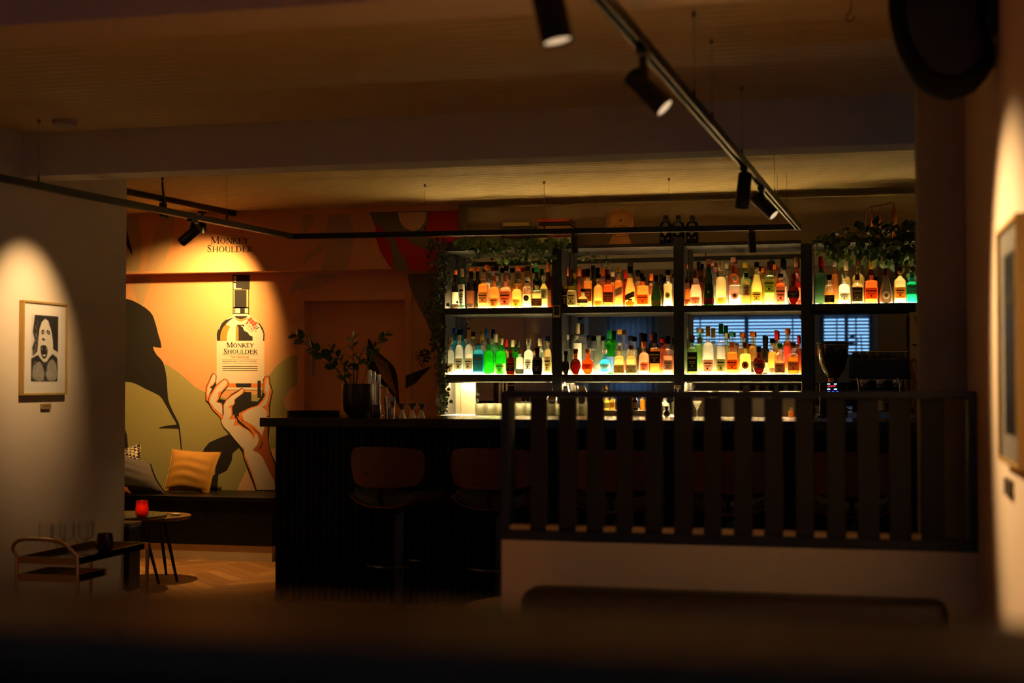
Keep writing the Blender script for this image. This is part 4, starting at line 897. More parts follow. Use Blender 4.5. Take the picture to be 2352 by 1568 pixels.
scr = bevel(MB().box((a.x,9.893,b.z), (b.x,9.899,a.z)).build('display', mat('display glass', (.004,.004,.008), .1), t), .001, 1)
mb = MB(); mw = MB()
for i in range(3): mb.box((a.x+.012+i*.028,9.892,b.z+.004), (a.x+.026+i*.028,9.8928,b.z+.010))
for i in range(2):
    for j in range(2): mw.box((a.x+.008+i*.045,9.892,b.z+.018+j*.036), (a.x+.028+i*.045,9.8928,b.z+.026+j*.034))
mb.build('screen_icons', emis('screen blue', (.05,.08,1), 4), scr); mw.build('screen_digits', emis('screen pale blue', (.35,.65,1), 3), scr)
MB().tube([(a.x+.012+k*.0058, 9.8925, (a.z+b.z)/2+.006+(.006 if k % 2 else -.004)+k*.0004) for k in range(10)], .0016, 5).build('screen_script', emis('screen red', (1,.04,.06), 3), scr)
# ---- espresso machine
x0e = PY(1950, 900, 9.9).x; x1e = PY(2086, 900, 9.9).x; ze0, ze1 = PY(2000, 872, 9.9).z, PY(2000, 822, 9.9).z
t = thing('espresso_machine', 'large black espresso machine right of the grinder', 'espresso machine', ((x0e+x1e)/2, 9.9, BC))
bevel(MB().box((x0e,9.86,ze0), (x1e,10.25,ze1)).build('body', BLACK, t), .02, 3)
bevel(MB().box((x0e+.02,10.1,BC+.03), (x1e-.02,10.25,ze0-.001)).build('back_panel', BLACK, t), .005)
bevel(MB().box((x0e-.01,9.80,BC+.001), (PY(2082,900,9.9).x,10.1,BC+.045)).build('drip_tray', STEEL, t), .004)
MB().tube([(x0e+.01,9.87,ze1+.04),(x1e,9.87,ze1+.04)], .005).build('cup_rail', STEEL, t)
MB().box((x0e+.01,9.858,ze0-.002),(x1e-.01,9.859,ze0+.003)).build('trim_line', COPPER, t)
for i, px in enumerate((1985, 2022, 2060)):
    c = PY(px, 880, 9.9)
    MB().lathe([(.032,0),(.036,.02),(.036,.045)], (c.x,9.93,ze0-.046), 20).build('group_head', CHROME, t, smooth=True)
    MB().tube([(c.x,9.93,ze0-.05),(c.x+.01,9.80,ze0-.06)], .011, 10).build('filter_handle', BLACK, t)
for i, px in enumerate((1968, 2062)):
    c = PY(px, 880, 9.83); MB().tube([(c.x,9.84,ze0+.01),(c.x+.01,9.80,ze0-.03),(c.x+.02,9.79,BC+.07)], .0055, 8).build('steam_wand', STEEL, t, smooth=True)
for i in range(7):
    c = PY(1966+i*17, 815, 9.95); cc = (c.x, 9.97, ze1+.0005)
    g0 = thing('espresso_cup', 'dark upturned cup on the espresso machine, %s from left' % ORD[i], 'cup', cc, 'cups on the espresso machine')
    MB().lathe([(.030,0),(.029,.02),(.018,.045),(.012,.048)], cc, 16).build('cup', mat('dark stoneware', (.03,.025,.02), .4), g0, smooth=True)
for i, (px, r) in enumerate(((2030,.016),(2046,.012))):
    c = PY(px, 960, 9.82); t = thing('milk_jug', 'brass toned steel milk jug under the espresso machine, %s' % ('left' if i == 0 else 'right'), 'jug', (c.x,9.83,BC+.0455), 'milk jugs')
    MB().lathe([(.036,0),(.038,.02),(.026,.075),(.030,.095)], (c.x+(-.02 if i == 0 else .045),9.83,BC+.0455), 20, caps=False).build('cup', BRASS, t, smooth=True)
    MB().tube([(c.x+.03+(.045 if i else -.02),9.83,BC+.12),(c.x+.058+(.045 if i else -.02),9.83,BC+.1),(c.x+.038+(.045 if i else -.02),9.83,BC+.07)], .003).build('handle', BRASS, t)
# flamingo shaped copper tap
P_ = [PY(x, y, 9.86) for x, y in ((2103,955),(2103,900),(2100,868),(2094,850),(2092,832),(2097,824),(2104,828),(2106,842),(2108,858),(2114,866),(2126,868))]
t = thing('flamingo_tap', 'curved copper tap shaped like a long necked bird', 'tap', (P_[0].x, 9.86, BC)); P_[0].z = BC+.004; P_ = [Vector(p) for p in smooth_pts([tuple(p) for p in P_], 3, False)]
MB().tube(P_, .0105, 10).build('neck', mat('dull copper', (.32,.12,.05), .35, .9), t, smooth=True)
MB().lathe([(.03,0),(.03,.006),(.012,.01)], (P_[0].x,9.86,BC+.0002), 16).build('foot', COPPER, t, smooth=True)
# pale board at the right end of the back bar
p0, p1 = PY(2090, 870, 10.16), PY(2150, 716, 10.16); t = thing('poster_board', 'pale board with dark leaf sprigs beside the pillar', 'poster', ((p0.x+p1.x)/2, 10.16, p0.z))
MB().box((p0.x,10.15,p0.z), (p1.x,10.16,p1.z)).build('board', mat('pale card', (.55,.42,.24), .8), t)
mb = MB()
for (x, y, s, a) in ((2107,730,9,.3),(2108,742,8,2.4),(2103,792,10,.05),(2104,735,7,1.2)): mb.poly([PY(x+s*math.cos(a)*u-s*.3*math.sin(a)*v, y+s*math.sin(a)*u+s*.3*math.cos(a)*v, 10.149) for u, v in ((-1,0),(-.4,.8),(.4,.8),(1,0),(.4,-.8),(-.4,-.8))])
mb.build('leaf_print', BLACKM, t)
# polaroid on the first upright
a, b = PY(1270.5, 729, YF-.002), PY(1286.5, 701, YF-.002); t = thing('instant_photo', 'small white bordered photo pinned on the first black upright', 'photo', ((a.x+b.x)/2, YF-.002, a.z))
MB().box((a.x,YF-.003,a.z), (b.x,YF-.0002,b.z)).build('border', mat('photo paper', (.5,.47,.38), .6), t)
MB().box((a.x+.005,YF-.0036,a.z+.018), (b.x-.005,YF-.0031,b.z-.005)).build('picture', mat('photo print', (.02,.018,.02), .3, noise=.8, nscale=60), t)
# ================================================================ ON TOP OF THE SHELVES
zt3 = z3t+.0005
def book(px0, px1, ytop, ybot, colr, label, txt=None, tc=(.02,.02,.02), Yf=10.22, rot=0):
    a = PY(px0, ybot, Yf); b = PY(px1, ytop, Yf); t = thing('book', label, 'book', ((a.x+b.x)/2, Yf+.1, a.z), 'books on top of the back bar')
    cm = mat('cover %s' % label[:24], colr, .5); h = b.z-a.z; th = min(.004, h*.2)
    for z0, z1 in ((a.z, a.z+th), (b.z-th-.0006, b.z-.0006)): MB().box((a.x,Yf,z0), (b.x,Yf+.2,z1)).build('cover', cm, t)
    MB().box((a.x,Yf-.002,a.z), (b.x,Yf+.0005,b.z-.0006)).build('spine', cm, t)
    MB().box((a.x+.003,Yf+.001,a.z+th+.0003), (b.x-.003,Yf+.195,b.z-th-.001)).build('pages', mat('pages', (.75,.68,.5), .8), t)
    if txt: text_mesh('lettering', txt, ((a.x+b.x)/2-.01, Yf-.0026, (a.z+b.z)/2), h*.45, (b.x-a.x)*.55, mat('spine ink', tc, .6), t)
ys = PY(1400, 561, YF)
zs0 = zt3
def zpx(z, Yf): # pixel row of a height near the books
    return 871-(z-H)*3267/(10.22*1.0+.3)
def stack(px0, items, Yf=10.22):
    y = None
    for (x0, x1, yt, yb, c_, lab_, tx, tc) in items: book(x0, x1, yt, yb, c_, lab_, tx, tc, Yf)
yb0 = 559.5
stack(0, [(1236,1315,544,yb0,(.60,.62,.45),'large pale grey green cocktail book, lowest of the right stack','COCKTAILS',(.7,.7,.6)),
 (1262,1310,535,544,(.28,.03,.02),'small dark red book lying in the right stack',None,None),
 (1240,1312,526,535,(.10,.06,.03),'brown book in the middle of the right stack',None,None),
 (1237,1311,517.5,526,(.40,.22,.05),'tan book under the black one in the right stack',None,None),
 (1238,1312,510,517.5,(.03,.02,.02),'black book second from the top of the right stack',None,None),
 (1236,1309,501,510,(.85,.10,.03),'bright red book on top of the right stack',None,None),
 (1144,1212,546,yb0,(.025,.02,.018),'thick black book, lowest of the left stack',None,None),
 (1150,1228,534,546,(.12,.03,.02),'dark brown book in the left stack',None,None),
 (1146,1222,520,534,(.06,.05,.03),'dark olive book in the left stack',None,None),
 (1155,1215,510,520,(.85,.6,.18),'yellow and red spined book on top of the left stack',None,None)])
# round wooden barrel head trophy
c = PY(1425, 510, 10.3); r = (PY(1457,510,10.3)-PY(1393,510,10.3)).length/2
t = thing('barrel_head', 'round wooden barrel head plaque on a wooden foot above the shelves', 'plaque', (c.x, 10.3, zt3))
WD = mat('pale barrel wood', (.85,.42,.13), .6, noise=.15, nscale=10, stretch=(1,1,8))
def disc(name, cx, cz, r0, r1, y0, y1, m, seg=40):
    mb = MB(); vs = []; fs = []
    for k in range(seg):
        a_ = 2*PI*k/seg
        for rr, yy in ((r1,y0),(r1,y1),(r0,y0)): vs.append((cx+rr*math.cos(a_), yy, cz+rr*math.sin(a_)))
    for k in range(seg):
        a_, b_ = 3*k, 3*((k+1) % seg); fs += [(a_, b_, b_+1, a_+1), (a_+2, b_+2, b_, a_)]
    if r0 < .001: pass
    fs.append(tuple(3*k+1 for k in range(seg)))
    return mb.add(vs, fs).build(name, m, t)
disc('rim', c.x, c.z, r*.86, r, 10.285, 10.32, WD)
disc('face', c.x, c.z, .0001, r*.86, 10.292, 10.31, WD)
a, b, c2, d = PY(1410,535,10.3), PY(1440,535,10.3), PY(1452,558.5,10.3), PY(1395,558.5,10.3)
MB().poly([a, b, (c2.x,10.3,zt3), (c.x+.04,10.3,zt3), (c.x+.02,10.3,zt3+.012), (c.x-.02,10.3,zt3+.012), (c.x-.04,10.3,zt3), (d.x,10.3,zt3)], (0,.05,0)).build('foot', WD, t)
text_mesh('lettering', 'REMY MARTIN', (c.x, 10.2905, c.z-.03), .014, .105, BLACKM, t)
MB().poly([Vector((c.x,10.2905,c.z+.012))+Vector((x*.001,0,z*.001)) for x, z in ((-12,-8),(-4,-4),(-8,4),(0,0),(4,12),(6,4),(14,8),(8,-2),(4,-10),(0,-4))]).build('emblem', BLACKM, t)
# three black apothecary bottles
for i, (px, lab_, w2, tx) in enumerate(((1529,'pink','left of three, with pink diamond label','NEPTUNIA'),(1558,'green','middle of three, with green diamond label','ORBIUM'),(1590,'grey','right of three, with grey lettering','LUNAR'))):
    c = PY(px, 495, 10.26); Ht = c.z-zt3; R = .044; base = (c.x,10.26,zt3)
    t = thing('apothecary_bottle', 'black apothecary bottle above the shelves, %s' % w2, 'bottle', base, 'black bottles on top of the back bar')
    MB().lathe([(R*.95,0),(R,.006),(R,Ht*.66),(R*.8,Ht*.76),(.018,Ht*.80),(.016,Ht*.86),(.021,Ht*.88),(.021,Ht*.9)], base, 22).build('glass_body', mat('black glass', (.006,.006,.008), .08), t, smooth=True)
    MB().lathe([(.017,Ht*.90),(.017,Ht)], base, 14).build('cap', BLACK, t, smooth=True)
    y0 = 10.26-R-.0008; zc = zt3+Ht*.40
    MB().poly([(c.x-.034,y0+.012,zc+.03),(c.x,y0,zc+.035),(c.x+.034,y0+.012,zc+.03),(c.x+.02,y0,zc),(c.x,y0-.001,zc-.028),(c.x-.02,y0,zc)]).build('paper_label', paper('apo '+lab_, LAB[lab_]), t)
    MB().box((c.x-.03,y0+.004,zt3+.03),(c.x+.03,y0+.0045,zt3+.045)).build('base_label', paper('apo cream', (.5,.35,.2)), t)
# copper still
c0 = PY(2010, 503, 10.3)
t = thing('copper_still', 'miniature copper still with two columns and a pot behind the trailing plant', 'still', (PY(2020,555,10.3).x, 10.3, zt3))
for px, r_, top in ((2003,.013,482),(2021,.013,482),(2054,.022,478)):
    c = PY(px, top, 10.3); MB().lathe([(r_,0),(r_,c.z-zt3-.02),(r_*.3,c.z-zt3),(r_*.3,c.z-zt3+.03)], (c.x,10.3,zt3), 18).build('column', COPPER, t, smooth=True)
P_ = [PY(x, y, 10.3) for x, y in ((2054,468),(2048,464),(2030,470),(2003,474),(1992,480),(1989,500),(1988,530))]; MB().tube(P_, .004, 8).build('pipe', COPPER, t, smooth=True)
# ================================================================ IVY AND TRAILING PLANTS
IVYM = mat('ivy leaf', (.014,.032,.008), .5, noise=.4, nscale=3)
def leaves_stuff(name, pts, m, par, size, star=True, kind='stuff'):
    mb = MB()
    for p in pts:
        d = Vector((random.uniform(-1,1), -1.2+random.uniform(-.6,.6), random.uniform(-.6,.9))).normalized(); q = d.to_track_quat('Z', 'Y').to_matrix(); s = size*random.uniform(.7,1.25); a0 = random.uniform(0, 6.28)
        sh = ((0,-.9),(.45,-.55),(.85,-.35),(.5,.05),(.55,.6),(.15,.35),(0,1.1),(-.15,.35),(-.55,.6),(-.5,.05),(-.85,-.35),(-.45,-.55)) if star else ((0,-1),(.55,-.5),(.62,.1),(.35,.7),(0,1.15),(-.35,.7),(-.62,.1),(-.55,-.5))
        vs = [Vector(p)]+[Vector(p)+q @ Vector((s*(x*math.cos(a0)-y*math.sin(a0)), s*(x*math.sin(a0)+y*math.cos(a0)), -s*.2)) for x, y in sh]; n = len(sh)
        mb.add(vs, [(0, k+1, (k+1) % n+1) for k in range(n)])
    return mb.build(name, m, par, kind=kind)
# column of ivy hanging at the left end of the back bar
t = thing('hanging_ivy', 'dense dark ivy hanging beside the left end of the back bar', 'ivy', tuple(PY(1006, 550, 10.15)))
P_ = []
for i in range(620):
    u = random.random(); y = 548+u*400; cxp = 1006+8*math.sin(u*9)+ (4 if u > .5 else -2); wd = (26 if u < .45 else 15)
    P_.append(PY(cxp+random.gauss(0, wd*.5), y, 10.12+random.uniform(-.07,.08)))
leaves_stuff('leaves', P_, IVYM, t, .017)
for k in range(5): MB().tube([PY(1000+k*5+3*math.sin(y*.03+k), y, 10.14) for y in range(550, 950, 20)], .0025, 5).build('vine', mat('vine', (.06,.04,.015), .8), t)
# garland of ivy along the top left shelf
t = thing('ivy_garland', 'ivy with pointed leaves trailing over the top left shelf', 'ivy', tuple(PY(1150, 560, 10.15)))
P_ = []
for i in range(330):
    x = 1040+265*random.random(); hang = 42 if 1090 < x < 1280 else 28
    P_.append(PY(x, 550+hang*random.random()**1.2*(.6+.4*abs(math.sin(x*.09))), 10.12+random.uniform(-.04,.04)))
leaves_stuff('leaves', P_, mat('ivy leaf lighter', (.05,.10,.02), .5, noise=.4, nscale=3), t, .021)
for k in range(3): MB().tube([PY(x, 562+4*math.sin(x*.05+k*2), 10.13) for x in range(1040, 1300, 12)], .0022, 5).build('vine', _m['vine'], t)
MB().tube([PY(x, 583+.28*(x-1345)+3*math.sin(x*.2), 10.2) for x in range(1345, 1385, 6)], .0018, 5).build('vine', _m['vine'], t)
leaves_stuff('leaves', [PY(x, y, 10.19) for x, y in ((1362,588),(1366,592),(1370,585),(1362,598),(1376,601),(1350,582),(1382,608),(1300,584),(1306,583))], _m['ivy leaf lighter'], t, .015)
# small gold flower ornament
c = PY(1065, 532, 10.2); t = thing('gold_ornament', 'cluster of gilded petals on the top left shelf corner', 'ornament', (c.x, 10.2, zt3))
for i in range(22):
    pm = leaf_mesh(.022, .014, .1, 'petal', mat('gilt', (.75,.48,.2), .35, .6)) if i == 0 else pm
    a = random.uniform(0, 6.28); put_leaf(pm, PY(1065+random.uniform(-11,11), 535+random.uniform(-14,16), 10.2+random.uniform(-.02,.02)), (math.cos(a), -.6, math.sin(a)+.4), a, t, random.uniform(.7,1.2), 'petal')
MB().tube([(c.x,10.2,zt3),(c.x+.005,10.2,c.z-.02),(c.x-.004,10.2,c.z+.03)], .002, 6).build('stem', BRASS, t)
# pothos on the top right
t = thing('trailing_pothos', 'trailing plant with rounded green leaves over the top right shelf', 'plant', tuple(PY(2010, 556, 10.15)))
pm = [leaf_mesh(.060, .052, .15, 'leaf', mat('pothos leaf %d' % i, c_, .45, noise=.25, nscale=6)) for i, c_ in enumerate([(.035,.09,.012),(.022,.055,.01),(.08,.13,.025)])]
def env(x):   # outline of the foliage: top and bottom rows
    tp = 548-34*math.sin(min(1, max(0, (x-1872)/130))*PI/2); bt = 560+26*math.sin(min(1, max(0, (x-1890)/90))*PI/2); return tp, bt
for i in range(285):
    x = 1876+236*random.random()**.85; tp, bt = env(x); y = tp+(bt-tp)*random.random(); a = random.uniform(-2.4, -.7) if y > 545 else random.uniform(-2.8, 1.6)
    put_leaf(pm[i % 3 if y > 540 else 1], PY(x, y, 10.1+random.uniform(-.07,.08)), (math.cos(a), random.uniform(-.9,.1), math.sin(a)), random.uniform(-.7,.7), t, random.uniform(.65,1.05))
for (x, y, a) in ((1898,566,-2.2),(1905,575,-1.9),(1912,583,-1.4),(1920,590,-1.2),(1900,590,-2),(2100,566,-.9),(2098,582,-1.2),(2104,595,-1.5),(2085,596,-2),(2095,610,-1.4)):
    put_leaf(pm[2], PY(x, y, 10.12), (math.cos(a), -.3, math.sin(a)), random.uniform(-.5,.5), t, .8)
for k in range(4): MB().tube([PY(x, 552+6*math.sin(x*.04+k), 10.12) for x in range(1880, 2120, 15)], .003, 5).build('vine', _m['vine'], t)
MB().tube([PY(x, y, 10.12) for x, y in ((1908,560),(1902,580),(1916,594),(1924,604))], .002, 5).build('vine', _m['vine'], t)
MB().lathe([(.07,0),(.085,.12)], (PY(2100,556,10.36).x,10.36,zt3), 20).build('pot', BLACK, t, smooth=True)
# ================================================================ BAR STOOLS
WALN = mat('walnut shell', (.15,.036,.010), .55, noise=.3, nscale=9, stretch=(1,1,7)); LEA = mat('black green leather', (.05,.055,.04), .38, bump=.15, nscale=60)
def make_stool(label):
    t = thing('bar_stool', label, 'bar stool', (0,0,0), 'bar stools along the counter')
    MB().lathe([(.21,0),(.215,.006),(.20,.014),(.03,.03)], (0,0,0), 32).build('base', BLACKM, t, smooth=True)
    MB().lathe([(.028,.02),(.028,.62)], (0,0,0), 16).build('post', mat('dark steel post', (.09,.10,.12), .35, .9), t, smooth=True)
    MB().tube([(.17*math.cos(a),.17*math.sin(a)-.03,.30) for a in [2*PI*i/24 for i in range(25)]], .009, 8).build('foot_ring', mat('dark steel post'), t, smooth=True)
    # seat shell and cushion, curled up at the sides
    def sheet(z0, th, W_, D_, up, rnd):
        nx, ny = 16, 10; top = []; bot = []
        for j in range(ny+1):
            for i in range(nx+1):
                u = -1+2*i/nx; v = -1+2*j/ny; k = (1-abs(v)**rnd*.16); k2 = (1-abs(u)**rnd*.12)
                z = z0+up*abs(u)**3+.02*max(0, v)**2*0; top.append((u*W_*k, v*D_*k2, z+th)); bot.append((u*W_*k, v*D_*k2, z))
        n = (nx+1)*(ny+1); fs = []
        for j in range(ny):
            for i in range(nx): a = j*(nx+1)+i; fs += [(a, a+1, a+nx+2, a+nx+1), (n+a, n+a+nx+1, n+a+nx+2, n+a+1)]
        ed = [i for i in range(nx+1)]+[(j+1)*(nx+1)-1 for j in range(1, ny+1)]+[n-1-i for i in range(1, nx+1)]+[(ny-j)*(nx+1) for j in range(1, ny)]
        for a, b in zip(ed, ed[1:]+ed[:1]): fs.append((a, n+a, n+b, b))
        return MB().add(top+bot, fs)
    sheet(.633, .010, .262, .215, .062, 3).build('seat_shell', WALN, t, smooth=True)
    sheet(.645, .040, .235, .195, .050, 3).build('seat_cushion', LEA, t, smooth=True)
    # curved back rest
    nx, nz = 18, 8; vs = []; fs = []
    for s_ in (0, 1):
        for j in range(nz+1):
            for i in range(nx+1):
                u = -1+2*i/nx; v = -1+2*j/nz; uu = u*(1-.10*abs(v)**4); vv = v*(1-.14*abs(u)**4)
                w_ = .248*(1-.06*max(0, -v)); vs.append((uu*w_, -.225+.10*uu*uu-(0 if s_ else .011), .862+vv*.113))
    n = (nx+1)*(nz+1)
    for j in range(nz):
        for i in range(nx): a = j*(nx+1)+i; fs += [(a, a+1, a+nx+2, a+nx+1), (n+a, n+a+nx+1, n+a+nx+2, n+a+1)]
    ed = [i for i in range(nx+1)]+[(j+1)*(nx+1)-1 for j in range(1, nz+1)]+[n-1-i for i in range(1, nx+1)]+[(nz-j)*(nx+1) for j in range(1, nz)]
    for a, b in zip(ed, ed[1:]+ed[:1]): fs.append((a, n+a, n+b, b))
    bk = MB().add(vs, fs).build('backrest', WALN, t, smooth=True)
    for x, z in ((-.075,.775),(.075,.775),(-.075,.825),(.075,.825)): MB().lathe([(.007,0),(.006,.002)], (x,-.2365,z), 10, M=Matrix.Rotation(PI/2,4,'X')).build('screw', BLACK, bk)
    MB().tube([(0,-.02,.60),(0,-.16,.61),(0,-.215,.68),(0,-.222,.80)], .014, 8).build('back_bracket', BLACKM, t, smooth=True)
    MB().tube([(0,0,.60),(0,0,.63)], .06, 16).build('swivel_plate', BLACKM, t)
    return t
names = ['left most bar stool, standing clear of the railing','second bar stool from the left, half behind the railing post','third bar stool from the left, seen between the slats','fourth bar stool from the left, seen between the slats','right most bar stool, seen between the slats']
s0 = make_stool(names[0])
for i, (xc, rz, dx) in enumerate(((868,-.26,.057),(1120,-.06,.013),(1402,0,0),(1671,.0,0),(1956,.0,0))):
    s = s0 if i == 0 else copy_tree(s0); p = PY(xc, 1075, 7.57); s.location = (p.x+dx, 7.80, 0); s.rotation_euler = (0,0,rz); s['label'] = names[i]
# ================================================================ BENCH, CUSHIONS, LOW TABLES
BENM = mat('black bench paint', (.006,.006,.006), .4, spec=.3)
zb = .475; bex = PZ(614, 1294, 0).x; yb0 = 9.86
t = thing('wall_bench', 'long black bench against the painted wall on cream plinth', 'bench', ((bex-6.9)/2, 10.15, 0))
bevel(MB().box((-6.88,yb0-.01,zb-.03),(bex+.015,yw0-.001,zb)).build('seat_top', BENM, t), .004)
for k in range(5):
    a = -6.86+(bex+6.86)*k/5; b = -6.86+(bex+6.86)*(k+1)/5
    bevel(MB().box((a+.001,yb0+.01,.115),(b-.001,yb0+.03,zb-.031)).build('front_panel', BENM, t), .002, 1)
MB().box((-6.86,yb0+.031,.115),(bex,yw0-.002,zb-.032)).build('carcass', BENM, t)
MB().box((-6.86,yb0+.02,0),(bex-.005,yw0-.002,.1145)).build('plinth', mat('cream plinth', (.62,.52,.33), .7), t, label='cream painted plinth')
t = thing('side_bench', 'black bench along the alcove side, its end panel by the wall corner', 'bench', (-4.8, 8.0, 0))
bevel(MB().box((-6.8,7.935,.06),(XL+.03,8.075,.45)).build('end_panel', BENM, t), .004)
MB().box((-6.8,7.936,0),(XL+.035,8.08,.058)).build('plinth', _m['cream plinth'], t)
bevel(MB().box((-6.8,7.93,.451),(XL+.035,8.085,.475)).build('seat_top', mat('pale bench top', (.16,.12,.07), .4), t), .003)  # top board is lighter than the panel below
def cushion(name, corners, th, m, label, Yc, lean=.12, par=None):
    """corners: photo corners tl,tr,br,bl of the front face"""
    P4_ = [PY(x, y, Yc+(lean if i < 2 else 0)) for i, (x, y) in enumerate(corners)]; c = sum(P4_, Vector())/4
    t = thing(name, label, 'cushion', tuple(c)); nn = 22; vs = []; fs = []; nrm = (P4_[1]-P4_[0]).cross(P4_[3]-P4_[0]).normalized()
    if nrm.y > 0: nrm = -nrm
    for s_ in (1, -1):
        for j in range(nn+1):
            for i in range(nn+1):
                u, v = i/nn, j/nn; a, b = 2*u-1, 2*v-1
                uu = .5+.5*a*(1-.07*(1-b*b)); vv = .5+.5*b*(1-.07*(1-a*a))
                p = P4_[0]*(1-uu)*(1-vv)+P4_[1]*uu*(1-vv)+P4_[2]*uu*vv+P4_[3]*(1-uu)*vv
                bul = th*(max(0,(1-a*a))**.45)*(max(0,(1-b*b))**.45)*.5
                wr = .006*math.sin(13*v*2+3*u+2*math.sin(5*u))*(1-a*a)*(1-b*b) if s_ == 1 else 0
                vs.append(p+nrm*(s_*bul+wr))
    n = (nn+1)**2
    for j in range(nn):
        for i in range(nn): a = j*(nn+1)+i; fs += [(a, a+1, a+nn+2, a+nn+1), (n+a, n+a+nn+1, n+a+nn+2, n+a+1)]
    o = MB().add(vs, fs).build('cover', m, t, smooth=True)
    ed = [P4_[0]*(1-k/10)+P4_[1]*k/10 for k in range(11)]
    bm = bmesh.new(); bm.from_mesh(o.data); bmesh.ops.remove_doubles(bm, verts=bm.verts, dist=.0006); bm.to_mesh(o.data); bm.free()
    pipe = []
    for (a, b) in ((0,1),(1,2),(2,3),(3,0)):
        for k in range(12):
            u = k/12; e = 4*u*(1-u)*.035; mid = c; q = P4_[a]*(1-u)+P4_[b]*u; pipe.append(q+(mid-q)*e*2)
    MB().tube(pipe+[pipe[0]], .004, 6).build('piping', m, t); return t
cushion('cushion', [(396,1031),(508,1038),(480,1132),(375,1127)], .13, mat('mustard velvet', (.62,.30,.045), .8, noise=.18, nscale=7, bump=.5), 'mustard yellow velvet cushion leaning on the painted wall', 10.22, .16)
# patterned cushion: a grid of woven cubes
pm_ = bpy.data.materials.new('cube pattern weave'); pm_.use_nodes = True; nt = pm_.node_tree; tc = nt.nodes.new('ShaderNodeTexCoord'); ck = nt.nodes.new('ShaderNodeTexChecker'); ck.inputs['Scale'].default_value = 42; ck.inputs[1].default_value = (.62,.52,.38,1); ck.inputs[2].default_value = (.03,.02,.02,1)
mp = nt.nodes.new('ShaderNodeMapping'); mp.inputs['Rotation'].default_value = (0,.6,0); nt.links.new(tc.outputs['Object'], mp.inputs[0]); nt.links.new(mp.outputs[0], ck.inputs[0]); nt.links.new(ck.outputs[0], nt.nodes['Principled BSDF'].inputs['Base Color']); nt.nodes['Principled BSDF'].inputs['Roughness'].default_value = .9
cushion('cushion', [(222,1048),(323,1018),(326,1064),(262,1132)], .12, pm_, 'cream cushion with small black cube pattern behind the grey one', 10.30, .12)
cushion('cushion', [(205,1022),(348,1066),(383,1134),(215,1140)], .25, mat('slate grey fabric', (.13,.115,.115), .9, noise=.2, nscale=12, bump=.4), 'large slate grey cushion slumped beside the mustard one', 10.02, .20)
cushion('cushion', [(250,1117),(292,1119),(301,1133),(255,1138)], .07, mat('rust fabric', (.40,.12,.03), .9), 'rust orange cushion corner in front of the grey one', 9.92, .05)
TT = mat('dark oak table top', (.13,.07,.025), .3, noise=.3, nscale=8, stretch=(1,7,1), coat=.2)
def low_table(c, r, h, label, feet, m=TT):
    t = thing('coffee_table', label, 'table', c, 'round low tables by the bench')
    MB().lathe([(r-.006,h-.022),(r,h-.014),(r,h-.004),(r-.004,h)], c, 48).build('tabletop', m, t, smooth=True)
    for f in feet: MB().tube([(c[0]+(f[0]-c[0])*.45, c[1]+(f[1]-c[1])*.45, h-.022), f], .014, 10, .009).build('leg', BLACKM, t, smooth=True)
    return t
f1, f2, f3 = PZ(365,1340,0), PZ(382,1320,0), PZ(407,1336,0)
htb = .425
cb = PZ(352, 1183, htb); rb = (PZ(438,1183,htb)-cb).length; cb = (cb.x, cb.y, 0)
low_table(cb, rb, htb, 'round low wooden table farther from the camera, cutlery on it', [tuple(f2),tuple(f3),(cb[0]-.15,cb[1]+.2,0)])
hta = .465; ca_ = PZ(290, 1181, hta); ra = (PZ(382,1181,hta)-ca_).length
ca2 = (ca_.x, ca_.y, 0)
low_table(ca2, ra, hta, 'round low table nearer the wall corner, red candle on it', [tuple(f1),(ca2[0]-.2,ca2[1]-.1,0),(ca2[0]-.2,ca2[1]+.18,0)], mat('olive dark table top', (.10,.075,.025), .25, coat=.3))
c = PZ(326, 1186, hta); candle((c.x, c.y, hta), .105, .043, 'glowing red glass candle holder on the low table', glass_like('lit red glass', (.62,.09,.02), .35, .08), True)
l = bpy.data.lights.new('candle_light', 'POINT'); l.energy = .12; l.color = (1,.35,.08); l.shadow_soft_size = .01; o = bpy.data.objects.new('candle_light', l); C.objects.link(o); o.location = (c.x, c.y, hta+.06)
c = PZ(395, 1183, htb); t = thing('rolled_cutlery', 'white napkin with a slim fork lying on the farther low table', 'cutlery', (c.x, c.y, htb))
bevel(MB().box((c.x+.0,c.y-.02,htb+.0005),(c.x+.055,c.y+.02,htb+.014)).build('napkin', mat('white linen', (.7,.65,.55), .9), t), .003)
MB().tube([(c.x-.06,c.y-.01,htb+.006),(c.x+.0,c.y-.005,htb+.008)], .004, 6, .002).build('fork', STEEL, t)
# second candle-less table leg shapes are hidden; small pedestal table left of the partition
c = PZ(1165, 1404, .45); c = (c.x+.12, 5.55, 0)
t = thing('side_table', 'small round pale table beside the partition wall end', 'table', c)
MB().lathe([(.32,.43),(.33,.435),(.33,.448),(.325,.452)], c, 48).build('tabletop', mat('pale oak', (.42,.30,.16), .5, noise=.15, nscale=9, stretch=(1,6,1)), t, smooth=True)
MB().lathe([(.18,0),(.18,.01),(.02,.03),(.02,.43)], c, 24).build('pedestal', BLACKM, t, smooth=True)
